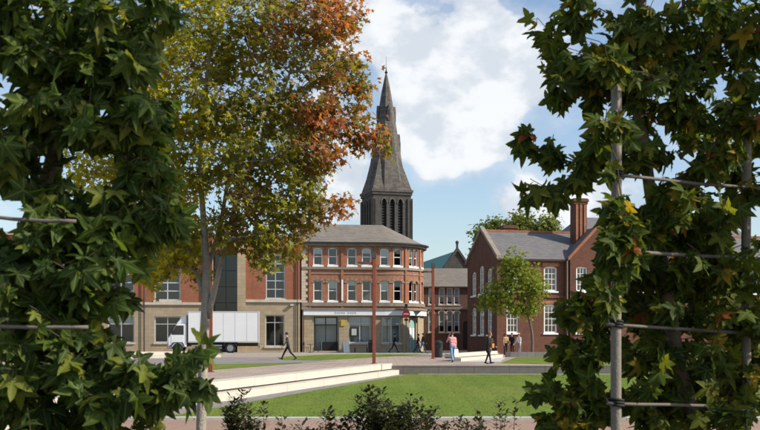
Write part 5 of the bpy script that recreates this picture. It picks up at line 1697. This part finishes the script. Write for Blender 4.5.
dR = 6.2
TRR = [P(712, 336, 6.3) - Vector((0, 0, CAMZ - Lg)), P(700, 430, 6.3), P(680, 372, 6.3), P(664, 280, 6.3), P(650, 190, 6.3), P(640, 120, 6.3), P(640, 20, 6.3), P(648, -80, 6.3), P(655, -170, 6.3)]
TRR = [tuple(p) for p in TRR]
right_blobs = [
    (558, 10, 26, 16, dR, .4, 9), (560, 48, 24, 26, dR, .4, 13), (590, 78, 30, 22, dR, .4, 15), (565, 92, 20, 14, dR, .3, 6), (585, 20, 20, 18, dR, .4, 6),
    (640, 25, 32, 28, dR, .5, 22), (690, 35, 36, 34, dR, .5, 26), (740, 45, 30, 44, dR, .5, 22), (625, 70, 26, 22, dR, .5, 12), (655, 100, 34, 28, dR, .5, 19), (712, 105, 38, 32, dR, .5, 22), (755, 120, 24, 36, dR, .5, 12),
    (523, 142, 16, 12, dR, .25, 5), (547, 140, 16, 16, dR, .25, 6), (535, 188, 14, 12, dR, .25, 5), (556, 190, 14, 12, dR, .25, 4), (590, 152, 22, 14, dR, .35, 8), (582, 168, 18, 10, dR, .35, 7),
    (640, 145, 26, 18, dR, .5, 10), (700, 160, 40, 24, dR, .5, 16), (750, 180, 20, 30, dR, .5, 9), (655, 205, 28, 22, dR, .5, 18), (705, 215, 36, 26, dR, .5, 24), (638, 225, 18, 18, dR, .4, 13), (612, 235, 8, 10, dR, .3, 3),
    (622, 265, 24, 20, dR, .4, 18), (600, 284, 14, 12, dR, .3, 10), (668, 262, 32, 20, dR, .5, 19), (725, 270, 40, 26, dR, .5, 25), (580, 302, 18, 18, dR, .3, 13), (604, 318, 12, 14, dR, .3, 7), (650, 306, 28, 16, dR, .5, 12), (710, 315, 40, 18, dR, .5, 16), (755, 310, 16, 30, dR, .4, 10),
    (566, 342, 15, 13, dR, .3, 8), (592, 348, 18, 18, dR, .3, 12), (645, 350, 26, 20, dR, .5, 14), (700, 360, 36, 24, dR, .5, 20), (748, 370, 20, 30, dR, .4, 13), (548, 384, 15, 10, dR, .25, 7), (575, 388, 24, 20, dR, .35, 18), (600, 405, 18, 20, dR, .35, 13), (565, 418, 22, 14, dR, .3, 12),
    (650, 400, 32, 24, dR, .5, 20), (715, 408, 40, 24, dR, .5, 25), (640, 440, 80, 18, dR, .5, 28),
    (615, 118, 16, 16, 5.5, .15, 7), (622, 205, 16, 12, 5.5, .12, 7), (620, 245, 20, 24, 5.5, .15, 18), (610, 292, 10, 10, 5.5, .1, 6), (610, 60, 16, 22, 5.6, .2, 8),
    (660, 60, 50, 50, 6.9, .3, 38), (720, 130, 45, 50, 6.9, .3, 38), (690, 230, 55, 45, 7.0, .35, 67), (665, 300, 38, 34, 7.0, .35, 46), (735, 330, 36, 70, 7.0, .35, 70), (670, 385, 50, 36, 7.0, .35, 49), (640, 350, 22, 24, 6.9, .3, 16),
    (800, 20, 50, 90, dR, .6, 34), (810, 200, 50, 100, dR, .6, 34), (800, 370, 40, 80, dR, .6, 18), (900, 100, 70, 190, dR, .8, 60), (620, -60, 80, 46, dR, .6, 36), (740, -70, 90, 56, dR, .6, 44), (700, -170, 110, 60, dR, .7, 44), (860, -130, 90, 70, dR, .7, 36), (970, 60, 80, 120, 5.9, .6, 70), (960, -110, 90, 80, 5.8, .7, 60), (860, 260, 60, 110, 6.0, .6, 40)]  # outermost clusters lie out of view, added to shade this crown
near_tree('star_leaf_tree', 'tree with green and a few golden star shaped leaves filling the right edge', TRR, right_blobs, 'leaf_right', 0.094, 6, 0.26, (0.1, -0.85, 0.42), trunk_r=(0.055, 0.024), maxdrop=0.8)


# an added tree out of view, beside the camera on the right: its high crown shades the near leaves
TX = [(3.3, 3.6, Lg), (3.3, 3.6, 1.5), (3.25, 3.6, 3.0), (3.2, 3.5, 4.6), (3.2, 3.5, 6.4)]
def metres(x, y, z, rx, rz_, ry, n):
    return ((x / y) * F + 380, HOR - (z - CAMZ) / y * F, rx / y * F, rz_ / y * F, y, ry, n)
third = [metres(3.2, 3.5, 4.8, 1.0, 0.5, 1.0, 20), metres(3.3, 3.4, 5.6, 1.2, 0.7, 1.2, 50), metres(3.2, 3.5, 6.4, 1.0, 0.5, 1.0, 60)]
near_tree('star_leaf_tree', 'added unseen tree beside the camera, its high crown shading the near leaves', TX, third, 'leaf_right', 0.105, 5, 0.24, (0.1, -0.2, 0.8), own=0, trunk_r=(0.06, 0.02))

# -- timber frames the near trees are trained on
def frame_thing(label, posts, rails, ties):
    t = thing('tree_frame', label, 'frame', (posts[0][0][0], posts[0][0][1], Lg))
    o = Vector((posts[0][0][0], posts[0][0][1], Lg))
    for (x, y), top, r in posts:
        pts = [Vector((x + random.uniform(-.004, .004), y, Lg + (top - Lg) * k / 8)) - o for k in range(9)]
        MB().tube(pts, [r * random.uniform(0.95, 1.04) for _ in pts], 12).build('post', M['bamboo'], t, smooth=True)
    for a, b, r in rails:
        a, b = Vector(a) - o, Vector(b) - o
        pts = [a.lerp(b, k / 10) + Vector((0, 0, -0.012 * math.sin(math.pi * k / 10) + random.uniform(-.003, .003))) for k in range(11)]
        MB().tube(pts, [r * random.uniform(0.92, 1.06) for _ in pts], 8).build('rail', M['rail'], t, smooth=True)
    for x, y, z, r in ties:
        m = MB()
        for k in range(3):
            zz = z - 0.018 + 0.016 * k
            pts = [Vector((x + r * math.cos(q), y + r * math.sin(q), zz + 0.012 * math.sin(q * 0.5))) - o for q in [2 * math.pi * j / 12 for j in range(13)]]
            m.tube(pts, 0.008, 5)
        m.tube([Vector((x - r, y - r, z - 0.03)) - o, Vector((x - r * 1.7, y - r * 1.3, z + 0.03)) - o], 0.005, 4)
        m.build('tie', M['tie'], t, smooth=True)
    return t


p1 = P(616.3, HOR, 5.75); p2 = P(746, HOR, 6.25)
rz = lambda x, y: y
def onrail(px1, py1, px2, py2, ext=0.0, r=0.014, d1=5.70, d2=6.20):
    a, b = P(px1, py1, d1), P(px2, py2, d2)
    return (a, b + (b - a) * ext, r)
frame_thing('pale timber post and cane rails among the leaves on the right',
            [((p1.x, p1.y), 2.98, 0.031), ((p2.x, p2.y), 2.98, 0.029)],
            [onrail(607, 174, 757, 187, 0.9, 0.0105), onrail(607, 324, 760, 331.5, 0.9, 0.0105), onrail(607, 403, 760, 404.5, 0.9, 0.0105), onrail(607, 250, 760, 257, 0.9, 0.012)],
            [(p1.x, p1.y - 0.0, P(616, 174.8, 5.75).z, 0.036), (p1.x, p1.y, P(616, 324.4, 5.75).z, 0.036), (p1.x, p1.y, P(616, 403, 5.75).z, 0.042), (p2.x, p2.y, P(746, 330.8, 6.25).z, 0.04)])
pl1 = P(-60, HOR, 4.26)
frame_thing('greyed timber rails crossing among the dark leaves on the left',
            [((pl1.x, pl1.y), 2.98, 0.036)],
            [(P(-75, 207.5, 4.32), P(76, 222, 4.32), 0.0085), (P(-75, 319, 4.32), P(88, 327.5, 4.32), 0.0085)],
            [(pl1.x, pl1.y, P(-60, 209, 4.26).z, 0.042), (pl1.x, pl1.y, P(-60, 320, 4.26).z, 0.042)])


# -- trees further off: crown of leaf-sized faces on real limbs
def crown_tree(name, label, trunk_paths, blobs, leafmat, bark, size, per, scatter, group=None, tip=0.004, lobes=5, trunk_scale=1.0, facing=(0, 0, 0.8), step=0.25, cap=0.05):
    root = trunk_paths[0][0][0]
    t = thing(name, label, 'tree', root[0:3] if not isinstance(root, Vector) else tuple(root), 0, group)
    off = np.array(root)[:3]
    pts, par = [], []
    tm = MB()
    for path in trunk_paths:
        ps = [np.array(p[:3], dtype=float) for p, r in path]; rs = [r for p, r in path]
        first = len(pts)
        fine, fr = [], []
        for a, b, ra, rb in zip(ps, ps[1:], rs, rs[1:]):
            m = max(2, int(np.linalg.norm(b - a) / step))
            for k in range(m):
                fine.append(a + (b - a) * k / m); fr.append(ra + (rb - ra) * k / m)
        fine.append(ps[-1]); fr.append(rs[-1])
        # smooth the polyline a little
        for _ in range(2):
            fine = [fine[0]] + [(fine[i - 1] + 2 * fine[i] + fine[i + 1]) / 4 for i in range(1, len(fine) - 1)] + [fine[-1]]
        tm.tube([Vector(p - off) for p in fine], [r * trunk_scale for r in fr], 9)
        for i, p in enumerate(fine):
            pts.append(p); par.append(first + i - 1 if i else -1)
    tm.build('trunk', M[bark], t, smooth=True)
    sk = Skeleton(pts, par)
    targets = in_blobs(blobs)
    zmin = min(x[2] for x in targets) - 0.3
    skip = 0
    while skip < len(pts) - 2 and pts[skip][2] < zmin - 0.6:
        skip += 1
    sk.reach(targets, step=step, rise=0.8, wob=0.3, skip=skip)
    sk.radii(tip, 0.45); sk.r = np.minimum(sk.r, cap)
    allp = np.array(sk.p)
    for i in range(len(sk.p)):
        sk.p[i] = sk.p[i] - off
    tag(sk.mesh(5, sk.n0).build('branches', M[bark], t, smooth=True, fix=False), kind='stuff')
    ends = np.array([allp[path[-1]] for path in sk.paths])
    c0 = ends.mean(axis=0)
    N = len(ends) * per
    pos = np.repeat(ends, per, axis=0) + RNG.normal(0, scatter, (N, 3))
    outw = pos - c0; outw /= np.linalg.norm(outw, axis=1)[:, None]
    dirs = outw * 0.5 + RNG.normal(0, 0.6, (N, 3)); dirs[:, 2] -= 0.35
    nor = np.array(facing) + outw * 0.5 + RNG.normal(0, 0.5, (N, 3))
    b0, f0 = star_leaf(lobes, 0.3, 0.15, 0.25, detail=False)
    me = leaf_mesh('crown', b0, f0, pos - off, frames(dirs, nor), size * RNG.uniform(0.6, 1.2, N), M[leafmat])
    tag(put('crown', me, t), kind='stuff')
    return t


dM = 12.0
def Q(px, py, d=dM):
    return tuple(P(px, py, d))
gz = LAWN_Z
trunkM = [[((P(200.5, HOR, dM).x, dM, gz), 0.07), (Q(200.5, 440), 0.062), (Q(203, 360), 0.058), (Q(206, 300), 0.055), (Q(207, 262), 0.046), (Q(203, 215), 0.037), (Q(199, 160), 0.03), (Q(205, 90), 0.026), (Q(214, 20), 0.016), (Q(220, -40), 0.01)],
          [(Q(207, 318), 0.042), (Q(215, 290, 11.95), 0.035), (Q(222, 255, 11.9), 0.028), (Q(232, 212, 11.9), 0.025), (Q(252, 160, 11.8), 0.02), (Q(285, 95, 11.8), 0.015), (Q(300, 30, 11.8), 0.01)],
          [(Q(205, 300), 0.034), (Q(196, 272, 12.1), 0.025), (Q(184, 235, 12.2), 0.02), (Q(168, 185, 12.3), 0.016), (Q(140, 130, 12.3), 0.011)],
          [(Q(206, 272), 0.034), (Q(219, 235, 12.2), 0.027), (Q(228, 180, 12.4), 0.022), (Q(238, 110, 12.5), 0.015), (Q(250, 40, 12.5), 0.01)]]
midblobs = [
    (165, 60, 40, 45, 12.0, .9, 95), (120, 40, 45, 50, 12.4, .8, 70), (215, 40, 48, 45, 12.0, 1.0, 120), (275, 40, 40, 42, 11.9, .9, 100), (320, 25, 32, 24, 11.8, .7, 56), (346, 12, 17, 10, 11.8, .5, 18), (336, 72, 30, 22, 11.8, .7, 56), (362, 90, 12, 7, 11.8, .3, 9),
    (170, 120, 42, 40, 12.0, .9, 90), (225, 115, 45, 42, 12.0, 1.0, 110), (285, 110, 40, 36, 11.9, .9, 95), (322, 122, 32, 24, 11.8, .7, 60), (354, 112, 10, 8, 11.8, .3, 7), (357, 137, 15, 11, 11.8, .3, 13), (384, 131, 6, 4, 11.8, .2, 3), (386, 150, 5, 3, 11.8, .2, 2),
    (180, 175, 36, 30, 12.1, .8, 60), (240, 170, 40, 30, 11.9, .9, 75), (296, 158, 32, 24, 11.8, .8, 54), (330, 160, 18, 11, 11.8, .5, 17), (345, 205, 9, 9, 11.8, .3, 6), (322, 208, 14, 10, 11.8, .4, 10),
    (175, 215, 26, 18, 12.2, .6, 22), (255, 205, 34, 20, 11.9, .8, 40), (295, 215, 24, 18, 11.8, .6, 26), (272, 235, 26, 14, 11.8, .6, 22), (285, 250, 16, 8, 11.8, .4, 8), (168, 232, 26, 16, 12.3, .6, 24), (148, 205, 24, 24, 12.3, .5, 24), (140, 245, 18, 14, 12.4, .5, 12), (225, 225, 22, 14, 12.0, .6, 14),
    (92, 172, 30, 26, 12.5, .6, 40), (175, 192, 18, 16, 12.2, .5, 20), (70, 60, 40, 60, 12.6, .7, 40), (130, 165, 30, 24, 12.4, .6, 40), (120, 215, 30, 22, 12.5, .6, 30), (190, 245, 22, 14, 12.2, .6, 20), (160, 262, 20, 12, 12.4, .5, 14), (374, 141, 12, 5, 11.8, .3, 6), (176, 258, 26, 16, 12.2, .6, 30), (150, 275, 20, 12, 12.4, .5, 14), (235, 238, 22, 14, 12.0, .6, 18), (262, 255, 22, 10, 11.8, .5, 14), (196, 275, 12, 10, 12.3, .4, 6), (306, 188, 24, 14, 11.8, .6, 22), (200, -30, 90, 40, 12.0, 1.1, 110), (300, -25, 50, 24, 11.9, .8, 50)]
crown_tree('autumn_tree', 'young tree turning from yellow to red with a pale trunk left of the spire', trunkM, midblobs, 'leaf_autumn', 'bark_pale', 0.060, 15, 0.066, tip=0.0036, step=0.22, cap=0.03)

# street tree before the gabled building
dS = 74.0
xs_ = (532 - 380) / F * dS
trunkS = [[((xs_, dS, 0.0), 0.12), (Q(533, 335, dS), 0.10), (Q(529, 318, dS), 0.09), (Q(522, 295, dS), 0.07), (Q(517, 272, dS), 0.04), (Q(516, 258, dS), 0.02)],
          [(Q(528, 315, dS), 0.06), (Q(508, 304, dS), 0.045), (Q(492, 300, dS), 0.02)]]
sb = [(515, 262, 13, 12, dS, 0.9, 50), (523, 282, 22, 16, dS, 1.5, 110), (500, 290, 18, 14, dS, 1.3, 70), (537, 292, 12, 12, dS, 1.0, 40), (490, 300, 12, 9, dS, 0.9, 32), (515, 306, 20, 10, dS, 1.4, 64), (532, 308, 10, 8, dS, .9, 20), (484, 306, 6, 5, dS, .5, 8), (506, 272, 9, 8, dS, .8, 22)]
crown_tree('street_tree', 'small bright green tree before the gabled brick building', trunkS, sb, 'leaf_street', 'bark', 0.19, 9, 0.2, tip=0.009, step=0.5, cap=0.06)

# trees beyond the roofs
for px, py, rx, ry, lab in ((491, 235, 16, 12, 'leftmost of the distant green trees behind the slate roof'), (521, 229, 16, 12, 'middle one of the distant green trees behind the slate roof'), (547, 233, 14, 12, 'rightmost of the distant green trees behind the slate roof')):
    dd = 128.0
    x_ = (px - 380) / F * dd
    tk = [[((x_, dd, 0), 0.3), ((x_, dd, 6), 0.24), ((x_ + 0.3, dd, 10), 0.16), ((x_, dd, 14), 0.08)]]
    bl_ = [(px, py, rx, ry, dd, 1.8, 75), (px - 5, py + 14, rx, ry, dd, 1.8, 50), (px + 6, py + 14, rx * 0.9, ry, dd, 1.6, 50), (px + random.uniform(-6, 6), py - 9, 7, 6, dd, 1.0, 18)]
    crown_tree('distant_tree', lab, tk, bl_, 'leaf_far', 'bark', 0.36, 18, 0.5, group='trees beyond the roofs', tip=0.02, step=1.0, cap=0.12)


# -- shrubs at the foot of the picture
ov, of_ = oval_leaf()
def shrub(px, topy, wpx, d, n, label, bushy=1.0):
    x_ = (px - 380) / F * d
    top = P(px, topy, d).z
    t = thing('shrub', label, 'shrub', (x_, d, Lg), 0, 'dark shrubs at the foot of the picture')
    off = np.array((x_, d, Lg))
    m = MB()
    pos, dirs, nor = [], [], []
    for i in range(int(n * 1.7)):
        bx = RNG.normal(0, wpx * 0.2 / F * d)
        ex = bx * 1.6 + RNG.normal(0, wpx * 0.2 / F * d)
        hgt = (top - Lg) * (1.0 if i == 0 else RNG.uniform(0.58, 0.97))
        by, ey = RNG.normal(0, 0.12), RNG.normal(0, 0.22)
        pts = [np.array((bx * 0.5 + (ex - bx * 0.5) * u + 0.02 * math.sin(5 * u + i), by + (ey - by) * u, hgt * u)) for u in np.linspace(0, 1, 9)]
        m.tube([Vector(p) for p in pts], list(np.linspace(0.008, 0.0028, 9)), 5)
        for k in range(int(42 * bushy * hgt)):
            u = 0.25 + 0.75 * RNG.random() ** 0.7
            f = u * 8; j = min(7, int(f))
            q = pts[j] + (pts[j + 1] - pts[j]) * (f - j)
            for _ in range(2):
                a = RNG.random() * 2 * math.pi
                rr_ = RNG.random() * 0.07
                pos.append(q + np.array((math.cos(a) * rr_, math.sin(a) * rr_, rr_ * 0.5))); dirs.append((math.cos(a), math.sin(a), 0.55 + 0.5 * RNG.normal())); nor.append((-math.cos(a) * 0.5, -math.sin(a) * 0.5, 0.8))
    m.build('stems', M['twig'], t, smooth=True)
    pos = np.array(pos); rot = frames(np.array(dirs, dtype=float), np.array(nor, dtype=float))
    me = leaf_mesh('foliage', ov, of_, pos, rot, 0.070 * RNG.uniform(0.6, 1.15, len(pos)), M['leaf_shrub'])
    tag(put('foliage', me, t), kind='stuff')


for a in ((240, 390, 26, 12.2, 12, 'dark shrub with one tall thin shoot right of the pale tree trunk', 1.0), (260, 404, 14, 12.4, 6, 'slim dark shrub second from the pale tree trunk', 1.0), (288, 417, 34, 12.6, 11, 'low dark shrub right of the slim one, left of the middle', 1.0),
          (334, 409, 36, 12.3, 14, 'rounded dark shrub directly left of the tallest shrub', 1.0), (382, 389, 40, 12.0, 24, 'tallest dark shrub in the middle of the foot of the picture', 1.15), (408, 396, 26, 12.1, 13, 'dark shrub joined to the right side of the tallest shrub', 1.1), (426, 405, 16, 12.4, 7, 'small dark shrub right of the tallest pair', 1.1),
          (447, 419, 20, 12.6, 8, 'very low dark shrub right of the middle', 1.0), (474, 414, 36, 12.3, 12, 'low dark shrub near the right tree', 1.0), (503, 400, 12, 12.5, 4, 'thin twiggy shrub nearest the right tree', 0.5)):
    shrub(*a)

# -- lawn blades
NB = 50000
yy = 23.4 + 27.0 * RNG.random(NB) ** 1.15
xl = np.array([lawn_x(v) for v in yy]); xr = 0.40 * yy + 0.5
xx = xl + (xr - xl) * RNG.random(NB)
an = RNG.random(NB) * 2 * math.pi
hh = RNG.uniform(0.010, 0.028, NB); ww = RNG.uniform(0.006, 0.012, NB)
zz0 = LAWN_Z + 0.028
vv = np.empty((NB, 3, 3))
vv[:, 0] = np.stack([xx - np.cos(an) * ww, yy - np.sin(an) * ww, np.full(NB, zz0)], 1)
vv[:, 1] = np.stack([xx + np.cos(an) * ww, yy + np.sin(an) * ww, np.full(NB, zz0)], 1)
vv[:, 2] = np.stack([xx + RNG.normal(0, 0.02, NB), yy + RNG.normal(0, 0.02, NB), zz0 + hh], 1)
me = bpy.data.meshes.new('grass')
me.vertices.add(NB * 3); me.vertices.foreach_set('co', vv.reshape(-1).astype(np.float32))
me.loops.add(NB * 3); me.loops.foreach_set('vertex_index', np.arange(NB * 3, dtype=np.int32))
me.polygons.add(NB); me.polygons.foreach_set('loop_start', (np.arange(NB) * 3).astype(np.int32))
me.materials.append(M['lawn_blades']); me.update(calc_edges=True)
tag(put('grass', me), 'short mown grass blades of the large lawn', 'grass', kind='stuff')
